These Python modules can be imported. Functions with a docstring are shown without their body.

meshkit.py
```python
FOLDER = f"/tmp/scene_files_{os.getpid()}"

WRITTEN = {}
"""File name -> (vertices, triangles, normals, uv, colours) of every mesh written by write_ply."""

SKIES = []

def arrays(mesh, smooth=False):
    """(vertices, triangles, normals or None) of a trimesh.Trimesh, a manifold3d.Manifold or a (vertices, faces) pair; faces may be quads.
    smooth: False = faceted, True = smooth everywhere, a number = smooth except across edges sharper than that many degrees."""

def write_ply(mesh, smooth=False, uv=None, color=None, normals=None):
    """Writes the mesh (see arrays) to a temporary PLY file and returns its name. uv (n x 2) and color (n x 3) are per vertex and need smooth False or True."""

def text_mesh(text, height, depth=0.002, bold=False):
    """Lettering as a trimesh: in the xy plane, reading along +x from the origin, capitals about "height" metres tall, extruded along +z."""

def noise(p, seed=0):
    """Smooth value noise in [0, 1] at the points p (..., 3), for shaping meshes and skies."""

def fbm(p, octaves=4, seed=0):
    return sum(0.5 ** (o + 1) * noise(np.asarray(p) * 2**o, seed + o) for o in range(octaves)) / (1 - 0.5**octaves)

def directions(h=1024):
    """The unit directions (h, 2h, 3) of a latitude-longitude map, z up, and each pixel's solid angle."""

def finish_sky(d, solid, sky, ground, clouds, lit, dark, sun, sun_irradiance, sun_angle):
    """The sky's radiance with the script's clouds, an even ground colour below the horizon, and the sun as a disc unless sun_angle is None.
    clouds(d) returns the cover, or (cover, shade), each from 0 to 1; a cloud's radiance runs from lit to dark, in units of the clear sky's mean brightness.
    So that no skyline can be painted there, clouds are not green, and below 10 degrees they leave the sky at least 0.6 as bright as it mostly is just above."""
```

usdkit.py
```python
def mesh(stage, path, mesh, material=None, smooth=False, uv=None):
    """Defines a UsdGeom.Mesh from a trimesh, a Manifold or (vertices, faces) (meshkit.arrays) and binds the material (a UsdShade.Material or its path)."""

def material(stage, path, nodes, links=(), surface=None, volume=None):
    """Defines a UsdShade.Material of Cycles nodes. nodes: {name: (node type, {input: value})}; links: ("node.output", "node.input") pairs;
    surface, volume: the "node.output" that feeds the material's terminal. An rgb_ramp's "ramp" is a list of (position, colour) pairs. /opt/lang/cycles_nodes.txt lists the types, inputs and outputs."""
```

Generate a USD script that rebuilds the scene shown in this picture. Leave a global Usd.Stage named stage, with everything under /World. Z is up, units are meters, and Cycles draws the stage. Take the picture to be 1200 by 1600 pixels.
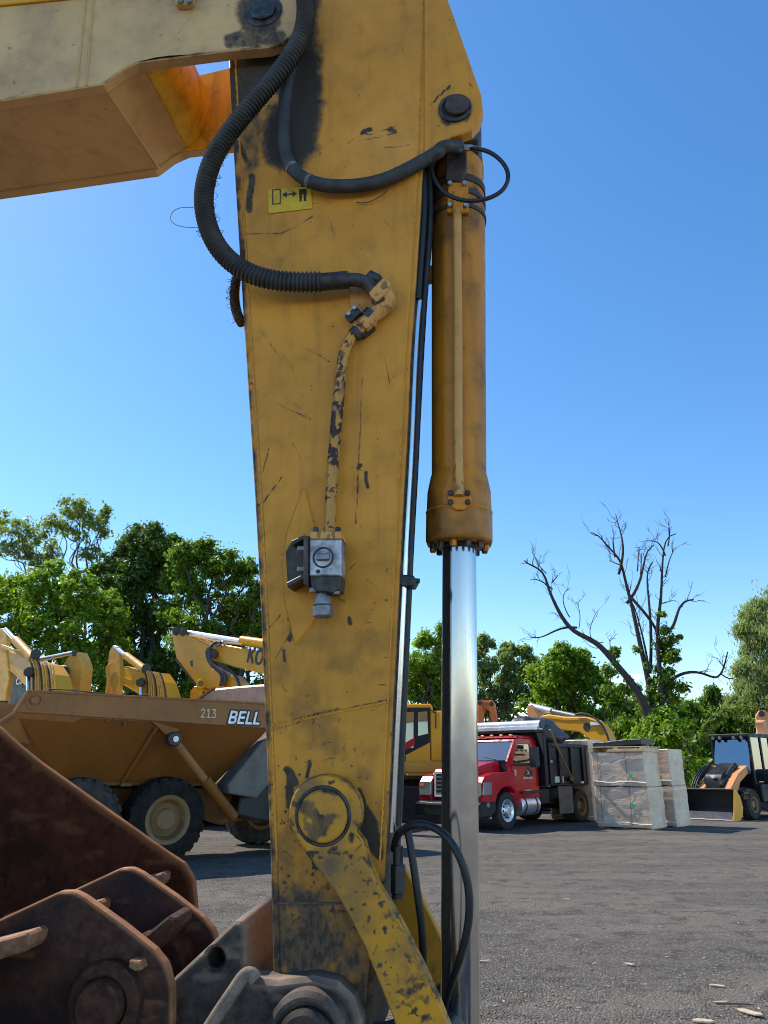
import math, random
import numpy as np, trimesh, usdkit, meshkit
from pxr import Usd, UsdGeom, UsdLux, UsdShade, Gf, Sdf, Vt
from shapely.geometry import Polygon, Point, LineString
from shapely.geometry.polygon import orient
from scipy.interpolate import CubicSpline

random.seed(7)
RNG = np.random.default_rng(7)
stage = Usd.Stage.CreateInMemory()
UsdGeom.SetStageUpAxis(stage, 'Z')
UsdGeom.SetStageMetersPerUnit(stage, 1.0)
UsdGeom.Xform.Define(stage, '/World')
UsdGeom.Scope.Define(stage, '/World/Looks')

# ------------------------------------------------------------------ camera, sky, sun, exposure
FPX, PITCH, EYE = 1180.0, math.radians(18.8), np.array([0.0, 0.0, 1.6])
EXPOSURE = 0.75
SKY_STRENGTH, SUN_INTENSITY = 0.135, 1.1
SUN_ELEV = math.radians(49.0)
SUN_AZ = math.atan2(-0.83, 0.55)
RIGHT = np.array([1.0, 0, 0])
FWD = np.array([0, math.cos(PITCH), math.sin(PITCH)])
UPV = np.array([0, -math.sin(PITCH), math.cos(PITCH)])

cam = UsdGeom.Camera.Define(stage, '/World/camera')
cam.CreateHorizontalApertureAttr(36.0)
cam.CreateVerticalApertureAttr(48.0)
cam.CreateFocalLengthAttr(36.0 * FPX / 1200.0)
cam.CreateClippingRangeAttr(Gf.Vec2f(0.05, 5000))
cam.CreateExposureAttr(EXPOSURE)
cam.AddTransformOp().Set(Gf.Matrix4d(*RIGHT, 0, *UPV, 0, *(-FWD), 0, *EYE, 1))

SUN = np.array([math.sin(SUN_AZ) * math.cos(SUN_ELEV), math.cos(SUN_AZ) * math.cos(SUN_ELEV), math.sin(SUN_ELEV)])
sun = UsdLux.DistantLight.Define(stage, '/World/sun')
sun.CreateIntensityAttr(SUN_INTENSITY)
sun.CreateAngleAttr(0.53)
sun.CreateColorAttr(Gf.Vec3f(1.0, 0.93, 0.82))
sun.CreateNormalizeAttr(True)
_sx = np.cross([0, 0, 1.0], SUN); _sx /= np.linalg.norm(_sx); _sy = np.cross(SUN, _sx)
sun.AddTransformOp().Set(Gf.Matrix4d(*_sx, 0, *_sy, 0, *SUN, 0, 0, 0, 60, 1))


_TAB = {}
def fbm(p, octaves=4, seed=0):
    """smooth value noise in [0, 1], several octaves, from a wrapped random lattice"""
    from scipy.ndimage import map_coordinates
    p = np.asarray(p, float); out = 0
    for o in range(octaves):
        if seed + o not in _TAB:
            _TAB[seed + o] = np.random.default_rng(9000 + seed + o).random((32, 32, 32)).astype(np.float32)
        q = p * 2 ** o + 0.37 * o; i = np.floor(q); f = q - i
        q = np.moveaxis(i + f * f * (3 - 2 * f), -1, 0)
        out = out + 0.5 ** (o + 1) * map_coordinates(_TAB[seed + o], q, order=1, mode='grid-wrap')
    return out / (1 - 0.5 ** octaves)


class Mat:
    """A Cycles node graph; a string value 'node.output' links, other values are inputs."""
    def __init__(s, name):
        s.path, s.n, s.l = '/World/Looks/' + name, {}, []
    def a(s, kind, **kw):
        nm = f'{kind}_{len(s.n)}'
        ins = {}
        for k, v in kw.items():
            if isinstance(v, str) and '.' in v:
                s.l.append((v, f'{nm}.{k}'))
            else:
                ins[k] = v
        s.n[nm] = (kind, ins)
        return nm
    def math(s, op, a, b=0.5, clamp=False):
        return s.a('math', math_type=op, value1=a, value2=b, use_clamp=clamp) + '.value'
    def rng(s, v, a, b, c=0.0, d=1.0):
        return s.a('map_range', range_type='smoothstep', value=v, from_min=a, from_max=b, to_min=c, to_max=d, clamp=True) + '.result'
    def mix(s, f, c1, c2, mode='mix'):
        return s.a('mix', mix_type=mode, fac=f, color1=c1, color2=c2) + '.color'
    def noise(s, vec, scale, detail=5.0, rough=0.55, dist=0.0):
        return s.a('noise_texture', vector=vec, scale=scale, detail=detail, roughness=rough, distortion=dist) + '.fac'
    def coord(s, scale=None, rot=(0, 0, 0), world=False):
        o = (s.a('geometry') + '.position') if world else (s.a('texture_coordinate') + '.object')
        if scale is not None:
            o = s.a('mapping', vector=o, scale=scale, rotation=rot) + '.vector'
        return o
    def bump(s, h, strength=0.4, dist=0.01):
        return s.a('bump', height=h, strength=strength, distance=dist) + '.normal'
    def out(s, surface=None, volume=None):
        return usdkit.material(stage, s.path, s.n, s.l, surface=surface, volume=volume)


m = Mat('sky_look')
_sky = m.a('sky_texture', sky_type='single_scattering', sun_disc=False, sun_elevation=SUN_ELEV, sun_rotation=SUN_AZ,
           altitude=100.0, air_density=1.0, aerosol_density=0.22, ozone_density=2.2)
_c = m.coord()
_sep = m.a('separate_xyz', vector=_c)
_pn = m.noise(m.coord(scale=(7, 7, 22)), 1.0, 6.0, 0.6)
_low = m.math('multiply', m.rng(_sep + '.z', 0.02, 0.05), m.rng(_sep + '.z', 0.13, 0.07))
_cl = m.math('multiply', m.rng(_pn, 0.56, 0.68), _low)
_bright = m.a('hsv', saturation=0.08, value=2.4, color=_sky + '.color') + '.color'
_blue = m.a('hsv', saturation=1.26, value=1.0, color=_sky + '.color') + '.color'
SKY_MAT = m.out(surface=m.a('background_shader', color=m.mix(_cl, _blue, _bright), strength=SKY_STRENGTH) + '.background')
dome = UsdLux.DomeLight.Define(stage, '/World/sky')
UsdShade.MaterialBindingAPI.Apply(dome.GetPrim()).Bind(SKY_MAT)
for k, v in (('label', 'clear blue summer sky paling towards the horizon'), ('category', 'sky'), ('kind', 'structure')):
    dome.GetPrim().SetCustomDataByKey(k, v)


# ------------------------------------------------------------------ frames and scene tree
class Frame:
    """Local axes: u to the right, v up, w towards the viewer; yaw turns it about z (positive: right side nearer), tilt leans it."""
    def __init__(s, o, yaw=0.0, tilt=0.0):
        y, t = math.radians(yaw), math.radians(tilt)
        s.O = np.array(o, float)
        s.U = np.array([math.cos(y), -math.sin(y), 0])
        w0 = np.array([-math.sin(y), -math.cos(y), 0])
        z = np.array([0, 0, 1.0])
        s.V = z * math.cos(t) + w0 * math.sin(t)
        s.W = w0 * math.cos(t) - z * math.sin(t)
    def at(s, px, py, w=0.0):
        d = FWD + RIGHT * (px - 600) / FPX + UPV * (800 - py) / FPX
        t = (w - (EYE - s.O) @ s.W) / (d @ s.W)
        p = EYE + d * t - s.O
        return np.array([p @ s.U, p @ s.V, w])
    def grid(s, px, py, w):
        px, py, w = np.broadcast_arrays(np.asarray(px, float), np.asarray(py, float), np.asarray(w, float))
        d = FWD + RIGHT * ((px - 600) / FPX)[..., None] + UPV * ((800 - py) / FPX)[..., None]
        t = (w - (EYE - s.O) @ s.W) / (d @ s.W)
        p = EYE + d * t[..., None] - s.O
        return np.stack([p @ s.U, p @ s.V, w], -1)
    def poly(s, pts, w=0.0):
        return [tuple(s.at(x, y, w)[:2]) for x, y in pts]
    def world(s, q):
        q = np.asarray(q, float)
        return s.O + q[..., 0:1] * s.U + q[..., 1:2] * s.V + q[..., 2:3] * s.W
    def pix(s, q):
        p = s.world(q) - EYE
        z = p @ FWD
        return 600 + FPX * (p @ RIGHT) / z, 800 - FPX * (p @ UPV) / z
    def mpp(s, px, py, w=0.0):
        """metres per photograph pixel at that place"""
        return float((s.world(s.at(px, py, w)) - EYE) @ FWD) / FPX
    def matrix(s):
        return Gf.Matrix4d(*s.U, 0, *(-s.W), 0, *s.V, 0, *s.O, 1)


def ground_at(px, py, z=0.0):
    d = FWD + RIGHT * (px - 600) / FPX + UPV * (800 - py) / FPX
    t = (z - EYE[2]) / d[2]
    return EYE + d * t


_used = {}
def numbered(parent, name):
    k = _used.get((parent, name), 0)
    _used[(parent, name)] = k + 1
    return f'{parent}/{name}' if k == 0 else f'{parent}/{name}_{k:03d}'

def tag(prim, label=None, category=None, group=None, kind=None):
    for k, v in (('label', label), ('category', category), ('group', group), ('kind', kind)):
        if v:
            prim.SetCustomDataByKey(k, v)

def thing(name, label, cat, frame, group=None):
    p = numbered('/World', name)
    x = UsdGeom.Xform.Define(stage, p)
    x.AddTransformOp().Set(frame.matrix())
    tag(x.GetPrim(), label, cat, group)
    return p

def join(ms):
    if isinstance(ms, trimesh.Trimesh):
        return ms
    ms = [x for x in ms if x is not None]
    return trimesh.util.concatenate(ms) if len(ms) > 1 else ms[0]

def part(parent, name, mesh, mat, smooth=35, label=None, kind=None, wear=None, frame=None, cat=None, group=None):
    """Defines a Mesh prim from a mesh in (u, v, w)."""
    mesh = join(mesh)
    v = np.asarray(mesh.vertices)
    v = np.stack([v[:, 0], -v[:, 2], v[:, 1]], 1)
    p = numbered(parent, name)
    t = trimesh.Trimesh(v, mesh.faces, process=False)
    if wear is not None:
        smooth = smooth is True
    g = usdkit.mesh(stage, p, t, mat, smooth=smooth)
    if wear is not None:
        UsdGeom.PrimvarsAPI(g).CreatePrimvar('wear', Sdf.ValueTypeNames.Color3fArray, 'vertex').Set(Vt.Vec3fArray.FromNumpy(np.asarray(wear, np.float32)))
    if frame is not None:
        g.AddTransformOp().Set(frame.matrix())
    tag(g.GetPrim(), label, cat, group, kind)
    return p

def obj(name, label, cat, mesh, mat, frame, smooth=35, group=None, kind=None):
    return part('/World', name, mesh, mat, smooth, label, kind, None, frame, cat, group)


# ------------------------------------------------------------------ shapes, all in (u, v, w)
def ring_inset(r, d):
    r = np.asarray(r, float)
    e = np.roll(r, -1, 0) - r
    e /= np.maximum(np.linalg.norm(e, axis=1, keepdims=True), 1e-12)
    n = np.stack([-e[:, 1], e[:, 0]], 1)
    n0 = np.roll(n, 1, 0)
    k = 1.0 + (n * n0).sum(1, keepdims=True)
    return r + d * (n + n0) / np.maximum(k, 0.35)

def fine_cap(poly, step):
    """an even triangulation of a polygon, its own outline kept"""
    import shapely
    from scipy.spatial import Delaunay
    x0, y0, x1, y1 = poly.bounds
    gx, gy = np.meshgrid(np.arange(x0, x1, step), np.arange(y0, y1, step * 0.87))
    gx[1::2] += step / 2
    g = np.column_stack([gx.ravel(), gy.ravel()])
    g = g[shapely.contains_xy(poly.buffer(-step * 0.45), g[:, 0], g[:, 1])]
    ring = np.vstack([np.array(r.coords)[:-1] for r in (poly.exterior, *poly.interiors)])
    p = np.vstack([ring, g])
    t = Delaunay(p).simplices
    c = p[t].mean(1)
    t = t[shapely.contains_xy(poly, c[:, 0], c[:, 1])]
    q = p[t]
    flip = ((q[:, 1, 0] - q[:, 0, 0]) * (q[:, 2, 1] - q[:, 0, 1]) - (q[:, 1, 1] - q[:, 0, 1]) * (q[:, 2, 0] - q[:, 0, 0])) < 0
    t[flip] = t[flip][:, ::-1]
    return p, t

def prism(poly, w0, w1, b=0.0, fine=None):
    """A plate of polygon outline (u, v) between w0 and w1, its edges chamfered by b."""
    if not isinstance(poly, Polygon):
        poly = Polygon(poly)
    if not poly.is_valid:
        poly = poly.buffer(0)
    if fine:
        poly = poly.segmentize(fine)
    poly = orient(poly, 1.0)
    rings = [np.array(poly.exterior.coords)[:-1]] + [np.array(h.coords)[:-1] for h in poly.interiors]
    layers = [(w0, b), (w0 + b, 0), (w1 - b, 0), (w1, b)] if b > 0 else [(w0, 0), (w1, 0)]
    V, F, n0 = [], [], 0
    for r in rings:
        n = len(r)
        for w, d in layers:
            q = ring_inset(r, d) if d else r
            V.append(np.column_stack([q, np.full(n, w)]))
        for k in range(len(layers) - 1):
            a = n0 + k * n + np.arange(n); a2 = n0 + k * n + (np.arange(n) + 1) % n
            F.append(np.column_stack([a, a2, a2 + n])); F.append(np.column_stack([a, a2 + n, a + n]))
        n0 += n * len(layers)
    cap = Polygon(ring_inset(rings[0], b) if b else rings[0], [ring_inset(r, b) if b else r for r in rings[1:]])
    if not cap.is_valid:
        cap = cap.buffer(0)
        cap = max(getattr(cap, 'geoms', [cap]), key=lambda g: g.area)
    cap = cap.simplify(1e-5)
    cv, cf = trimesh.creation.triangulate_polygon(cap, engine='earcut')
    area = 0.0
    t = cv[cf]
    area = ((t[:, 1, 0] - t[:, 0, 0]) * (t[:, 2, 1] - t[:, 0, 1]) - (t[:, 1, 1] - t[:, 0, 1]) * (t[:, 2, 0] - t[:, 0, 0])).sum()
    if area < 0:
        cf = cf[:, ::-1]
    fv, ff = fine_cap(cap, fine) if fine else (cv, cf)
    V.append(np.column_stack([fv, np.full(len(fv), w1)])); F.append(ff + n0); n0 += len(fv)
    V.append(np.column_stack([cv, np.full(len(cv), w0)])); F.append(cf[:, ::-1] + n0)
    out = trimesh.Trimesh(np.vstack(V), np.vstack(F), process=False)
    out.merge_vertices(digits_vertex=6)
    return out

def rounded(pts, r):
    p = Polygon(pts)
    return p.buffer(-r, quad_segs=5).buffer(2 * r, quad_segs=5).buffer(-r, quad_segs=5).simplify(r * 0.02)

def box(u0, u1, v0, v1, w0, w1, b=0.0):
    return prism([(u0, v0), (u1, v0), (u1, v1), (u0, v1)], min(w0, w1), max(w0, w1), b)

def disc(c, r, w0, w1, b=0.0, n=36, hole=0.0, fine=None):
    t = np.linspace(0, 2 * np.pi, n, endpoint=False)
    h = [np.column_stack([c[0] + hole * np.cos(t), c[1] + hole * np.sin(t)])] if hole else []
    return prism(Polygon(np.column_stack([c[0] + r * np.cos(t), c[1] + r * np.sin(t)]), h), w0, w1, b, fine)

def spline(pts, n=60):
    p = np.asarray(pts, float)
    s = np.r_[0, np.cumsum(np.linalg.norm(np.diff(p, axis=0), axis=1))]
    return CubicSpline(s, p)(np.linspace(0, s[-1], n))

def tube(pts, r, sides=12, caps=True):
    p = np.asarray(pts, float)
    n = len(p)
    r = np.broadcast_to(np.asarray(r, float), (n,))
    t = np.gradient(p, axis=0); t /= np.maximum(np.linalg.norm(t, axis=1, keepdims=True), 1e-12)
    a = np.cross(t[0], [0.31, 0.2, 0.93]); a /= np.linalg.norm(a)
    A = [a]
    for i in range(1, n):
        a = A[-1] - t[i] * (A[-1] @ t[i]); A.append(a / np.linalg.norm(a))
    A = np.array(A); B = np.cross(t, A)
    ang = np.linspace(0, 2 * np.pi, sides, endpoint=False)
    V = (p[:, None] + r[:, None, None] * (np.cos(ang)[None, :, None] * A[:, None] + np.sin(ang)[None, :, None] * B[:, None])).reshape(-1, 3)
    i, j = np.meshgrid(np.arange(n - 1), np.arange(sides), indexing='ij')
    q0 = i * sides + j; q1 = i * sides + (j + 1) % sides
    F = np.vstack([np.column_stack([q0.ravel(), q1.ravel(), (q1 + sides).ravel()]), np.column_stack([q0.ravel(), (q1 + sides).ravel(), (q0 + sides).ravel()])])
    if caps:
        V = np.vstack([V, p[0], p[-1]]); c0, c1 = len(V) - 2, len(V) - 1
        k = np.arange(sides); k2 = (k + 1) % sides
        F = np.vstack([F, np.column_stack([np.full(sides, c0), k2, k]), np.column_stack([np.full(sides, c1), (n - 1) * sides + k, (n - 1) * sides + k2])])
    return trimesh.Trimesh(V, F, process=False)

def lathe(p0, axis, prof, n=32, caps=True):
    """prof: (height along the axis from p0, radius)"""
    ax = np.asarray(axis, float); ax = ax / np.linalg.norm(ax)
    p0 = np.asarray(p0, float)
    a = np.cross(ax, [0.3, 0.1, 0.95] if abs(ax[2]) < 0.9 else [1, 0, 0]); a /= np.linalg.norm(a)
    b = np.cross(ax, a)
    ang = np.linspace(0, 2 * np.pi, n, endpoint=False)
    V = np.vstack([p0 + ax * h + r * (np.cos(ang)[:, None] * a + np.sin(ang)[:, None] * b) for h, r in prof])
    m_ = len(prof)
    i, j = np.meshgrid(np.arange(m_ - 1), np.arange(n), indexing='ij')
    q0 = i * n + j; q1 = i * n + (j + 1) % n
    F = np.vstack([np.column_stack([q0.ravel(), q1.ravel(), (q1 + n).ravel()]), np.column_stack([q0.ravel(), (q1 + n).ravel(), (q0 + n).ravel()])])
    if not caps:
        return trimesh.Trimesh(V, F, process=False)
    k = np.arange(n); k2 = (k + 1) % n
    V = np.vstack([V, p0 + ax * prof[0][0], p0 + ax * prof[-1][0]]); c0, c1 = len(V) - 2, len(V) - 1
    F = np.vstack([F, np.column_stack([np.full(n, c0), k2, k]), np.column_stack([np.full(n, c1), (m_ - 1) * n + k, (m_ - 1) * n + k2])])
    return trimesh.Trimesh(V, F, process=False)

def rod(p0, p1, r, n=20, b=0.0, r1=None):
    p0, p1 = np.asarray(p0, float), np.asarray(p1, float)
    L = np.linalg.norm(p1 - p0); r1 = r if r1 is None else r1
    return lathe(p0, p1 - p0, [(0, r - b), (b, r), (L - b, r1), (L, r1 - b)] if b else [(0, r), (L, r1)], n)

def hexbolt(c, axis, r, h):
    return lathe(c, axis, [(0, r), (h * 0.8, r), (h, r * 0.8)], 6)

def beam(p0, p1, width, w0, w1, b=0.0, width1=None):
    p0, p1 = np.asarray(p0[:2], float), np.asarray(p1[:2], float)
    d = (p1 - p0) / np.linalg.norm(p1 - p0); n = np.array([-d[1], d[0]])
    k0, k1 = width / 2, (width if width1 is None else width1) / 2
    return prism([p0 - n * k0, p1 - n * k1, p1 + n * k1, p0 + n * k0], w0, w1, b)

def lettering(text, height, o, du=(1, 0, 0), dv=(0, 1, 0), depth=0.003, bold=False, slant=0.0, width=None):
    t = meshkit.text_mesh(text, height, depth, bold)
    v = np.array(t.vertices)
    if width:
        v[:, 0] *= width / (v[:, 0].max() - v[:, 0].min())
    v[:, 0] += slant * v[:, 1]
    du, dv = np.asarray(du, float), np.asarray(dv, float)
    dw = np.cross(du, dv)
    return trimesh.Trimesh(np.asarray(o) + v[:, :1] * du + v[:, 1:2] * dv + v[:, 2:] * dw, t.faces, process=False)

def dense(mesh, edge):
    v, f = trimesh.remesh.subdivide_to_size(np.asarray(mesh.vertices), np.asarray(mesh.faces), edge, max_iter=14)
    t = trimesh.Trimesh(v, f, process=False); t.merge_vertices(digits_vertex=6)
    return t

def bent_plate(line, th, w0, w1, b=0.0):
    """a plate of thickness th bent along the (u, v) polyline, wide from w0 to w1"""
    return prism(LineString(line).buffer(th / 2, cap_style=2, join_style=1, quad_segs=4), w0, w1, b)


# ------------------------------------------------------------------ materials
def paint(name, col, rough=0.45, dirt=(0.085, 0.06, 0.035), dirt_amt=0.35, chip=0.66, chip_col=(0.034, 0.025, 0.017), scale=1.0, metallic=0.0, bump=0.15, streak=0.0):
    m = Mat(name)
    col = np.array(col)
    c = m.coord()
    n1 = m.noise(c, 1.4 * scale, 5.0, 0.6)
    n2 = m.noise(c, 11.0 * scale, 7.0, 0.65)
    n3 = m.noise(m.coord(scale=(1, 1, 0.55)), 55.0 * scale, 5.0, 0.6)
    base = m.mix(m.rng(n1, 0.3, 0.7), tuple(col * 0.86), tuple(np.minimum(col * 1.12, 0.95)))
    base = m.mix(m.math('multiply', m.rng(n2, 0.46, 0.75), dirt_amt), base, dirt)
    if streak:
        ns = m.noise(m.coord(scale=(9, 9, 0.7)), 2.0 * scale, 5.0, 0.6)
        base = m.mix(m.math('multiply', m.rng(ns, 0.5, 0.7), streak), base, dirt)
    att = m.a('attribute', attribute='wear')
    sep = m.a('separate_color', color=att + '.color')
    base = m.mix(m.math('multiply', sep + '.b', 0.5), base, tuple(np.minimum(col * 1.15 + 0.06, 1)))
    base = m.mix(m.math('multiply', sep + '.g', m.rng(n2, 0.2, 0.75, 0.45, 1.0)), base, dirt)
    chips = m.math('multiply', m.rng(n3, chip, chip + 0.05), m.rng(n1, 0.42, 0.62))
    worn = m.rng(m.math('add', sep + '.r', m.math('multiply', m.math('subtract', n2, 0.5), 0.8)), 0.32, 0.78)
    ns2 = m.noise(m.coord(scale=(150, 150, 7), rot=(0, 0.65, 0)), scale, 3.0, 0.5)
    chips = m.math('maximum', chips, m.math('multiply', m.rng(ns2, 0.70, 0.76), m.math('multiply', m.rng(n2, 0.42, 0.6), 0.7)))
    dark = m.math('maximum', chips, worn)
    cc = np.array(chip_col)
    base = m.mix(dark, base, m.mix(m.math('multiply', m.rng(n3, 0.40, 0.60), m.rng(sep + '.r', 0.97, 0.75)), tuple(cc), tuple(cc * 1.6 + np.array([0.045, 0.022, 0.008]))))
    r = m.rng(m.math('add', n2, m.math('multiply', dark, 0.3)), 0.3, 0.9, rough - 0.08, min(rough + 0.25, 0.95))
    p = m.a('principled_bsdf', base_color=base, roughness=r, metallic=metallic, specular_ior_level=0.28,
            normal=m.bump(m.math('subtract', n2, m.math('multiply', dark, 0.35)), bump, 0.006))
    return m.out(p + '.BSDF')

def plain(name, col, rough=0.5, metallic=0.0, var=0.15, scale=20.0, bump=0.1, spec=0.5, bdist=0.004):
    m = Mat(name)
    col = np.array(col)
    n = m.noise(m.coord(), scale, 5.0, 0.6)
    base = m.mix(m.rng(n, 0.3, 0.7), tuple(col * (1 - var)), tuple(np.minimum(col * (1 + var), 0.97)))
    p = m.a('principled_bsdf', base_color=base, roughness=rough, metallic=metallic, specular_ior_level=spec, normal=m.bump(n, bump, bdist))
    return m.out(p + '.BSDF')

def rusty(name, lo, hi, patch, rough=0.8, scale=1.0, metallic=0.0, pf=(0.55, 0.7), bump=0.5, edge=None, spec=0.3):
    m = Mat(name)
    c = m.coord()
    n1 = m.noise(c, 3.0 * scale, 6.0, 0.65)
    n2 = m.noise(c, 25.0 * scale, 7.0, 0.7)
    base = m.mix(m.rng(n2, 0.3, 0.7), lo, hi)
    base = m.mix(m.rng(m.math('add', n1, m.math('multiply', m.math('subtract', n2, 0.5), 0.4)), pf[0], pf[1]), base, patch)
    att = m.a('attribute', attribute='wear')
    sep = m.a('separate_color', color=att + '.color')
    base = m.mix(sep + '.r', base, edge or tuple(np.array(hi) * 2.2))
    p = m.a('principled_bsdf', base_color=base, roughness=rough, metallic=metallic, specular_ior_level=spec,
            normal=m.bump(m.math('add', n2, m.math('multiply', n1, 0.5)), bump, 0.006))
    return m.out(p + '.BSDF')

M = {}
M['yellow'] = paint('worn_yellow_paint', (0.56, 0.232, 0.019), 0.5, dirt=(0.105, 0.056, 0.020), dirt_amt=0.3, chip=0.66, streak=0.22)
M['yellow_cyl'] = paint('cylinder_yellow_paint', (0.55, 0.205, 0.012), 0.40, dirt=(0.08, 0.045, 0.018), dirt_amt=0.4, chip=0.7, streak=0.35)
M['yellow_link'] = paint('scuffed_yellow_paint', (0.56, 0.245, 0.014), 0.5, dirt=(0.10, 0.07, 0.04), dirt_amt=0.5, chip=0.57, scale=0.8)
M['yellow_pipe'] = paint('chipped_pipe_paint', (0.54, 0.26, 0.065), 0.5, chip=0.54, chip_col=(0.035, 0.022, 0.018), dirt_amt=0.3)
M['boom_paint'] = paint('boom_yellow_paint', (0.50, 0.30, 0.11), 0.5, dirt=(0.15, 0.10, 0.06), dirt_amt=0.3, chip=0.69)
M['boom_bounce_lit'] = paint('bounce_lit_boom_paint', (0.74, 0.43, 0.025), 0.5, dirt=(0.2, 0.12, 0.03), dirt_amt=0.5, chip=0.66, streak=0.35)  # boom paint brightened: light bounced inside the fork is put into the colour
M['yellow_far'] = paint('machine_yellow_paint', (0.62, 0.285, 0.010), 0.4, dirt_amt=0.15, chip=0.72, scale=0.35)
M['yellow_tan'] = paint('faded_machine_yellow', (0.60, 0.30, 0.04), 0.5, dirt_amt=0.35, chip=0.7, scale=0.35)
M['hauler'] = paint('dusty_hauler_paint', (0.155, 0.050, 0.005), 0.6, dirt=(0.075, 0.036, 0.015), dirt_amt=0.6, chip=0.68, scale=0.4, streak=0.35)
M['hauler_rail'] = paint('scuffed_rail_paint', (0.24, 0.10, 0.028), 0.6, dirt=(0.12, 0.062, 0.03), dirt_amt=0.6, chip=0.66, scale=0.4, streak=0.3)
M['orange'] = paint('orange_machine_paint', (0.55, 0.13, 0.02), 0.4, chip=0.72, scale=0.4)
M['orange_pale'] = paint('faded_orange_paint', (0.55, 0.23, 0.09), 0.5, chip=0.72, scale=0.4)
M['red'] = paint('red_truck_paint', (0.34, 0.006, 0.014), 0.2, dirt=(0.10, 0.02, 0.02), dirt_amt=0.2, chip=0.85, scale=0.4, bump=0.02)
M['black_paint'] = paint('black_truck_paint', (0.009, 0.009, 0.010), 0.45, dirt=(0.03, 0.027, 0.024), dirt_amt=0.35, chip=0.8, scale=0.4)
M['dark_frame'] = plain('dark_chassis', (0.02, 0.019, 0.018), 0.7)
M['rust'] = rusty('dark_rust', (0.032, 0.0105, 0.0055), (0.066, 0.022, 0.011), (0.022, 0.009, 0.0055), 0.95, spec=0.08, edge=(0.24, 0.105, 0.045))
M['rust_ear'] = rusty('worn_rust', (0.030, 0.015, 0.011), (0.092, 0.043, 0.027), (0.022, 0.016, 0.016), 0.8, spec=0.15, pf=(0.47, 0.62), edge=(0.36, 0.17, 0.08))
M['rust_edge'] = rusty('bright_rust', (0.15, 0.07, 0.035), (0.32, 0.17, 0.09), (0.10, 0.05, 0.03), 0.7)
M['rust_warm'] = rusty('warm_rust', (0.30, 0.15, 0.09), (0.45, 0.27, 0.18), (0.25, 0.12, 0.06), 0.5, scale=0.3)
M['cast'] = rusty('grey_casting', (0.026, 0.020, 0.017), (0.085, 0.066, 0.053), (0.017, 0.015, 0.015), 0.7, edge=(0.26, 0.19, 0.14), spec=0.15, metallic=0.1, pf=(0.5, 0.66))
M['cast_brown'] = rusty('brown_casting', (0.045, 0.034, 0.029), (0.115, 0.083, 0.066), (0.032, 0.026, 0.024), 0.7, pf=(0.55, 0.7))
M['cast_tan'] = rusty('worn_tan_casting', (0.12, 0.09, 0.07), (0.25, 0.19, 0.145), (0.07, 0.055, 0.045), 0.7, spec=0.15)
M['hose'] = plain('dusty_black_rubber', (0.022, 0.022, 0.023), 0.6, var=0.5, scale=14, bump=0.3)
M['hose_band'] = plain('worn_hose_print', (0.10, 0.10, 0.10), 0.6, var=0.6, scale=60)
M['hose_black'] = plain('black_rubber_hose', (0.008, 0.008, 0.009), 0.42, var=0.4, scale=14)
M['wire'] = plain('dark_wire', (0.03, 0.027, 0.025), 0.5)
M['wire_rust'] = rusty('rusty_coil', (0.05, 0.025, 0.018), (0.12, 0.06, 0.04), (0.02, 0.015, 0.013))
M['steel'] = plain('dull_steel', (0.20, 0.20, 0.205), 0.42, 0.8, var=0.35, scale=25)
M['steel_dark'] = plain('oily_dark_steel', (0.045, 0.043, 0.042), 0.45, 0.5, var=0.5, scale=25)
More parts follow.
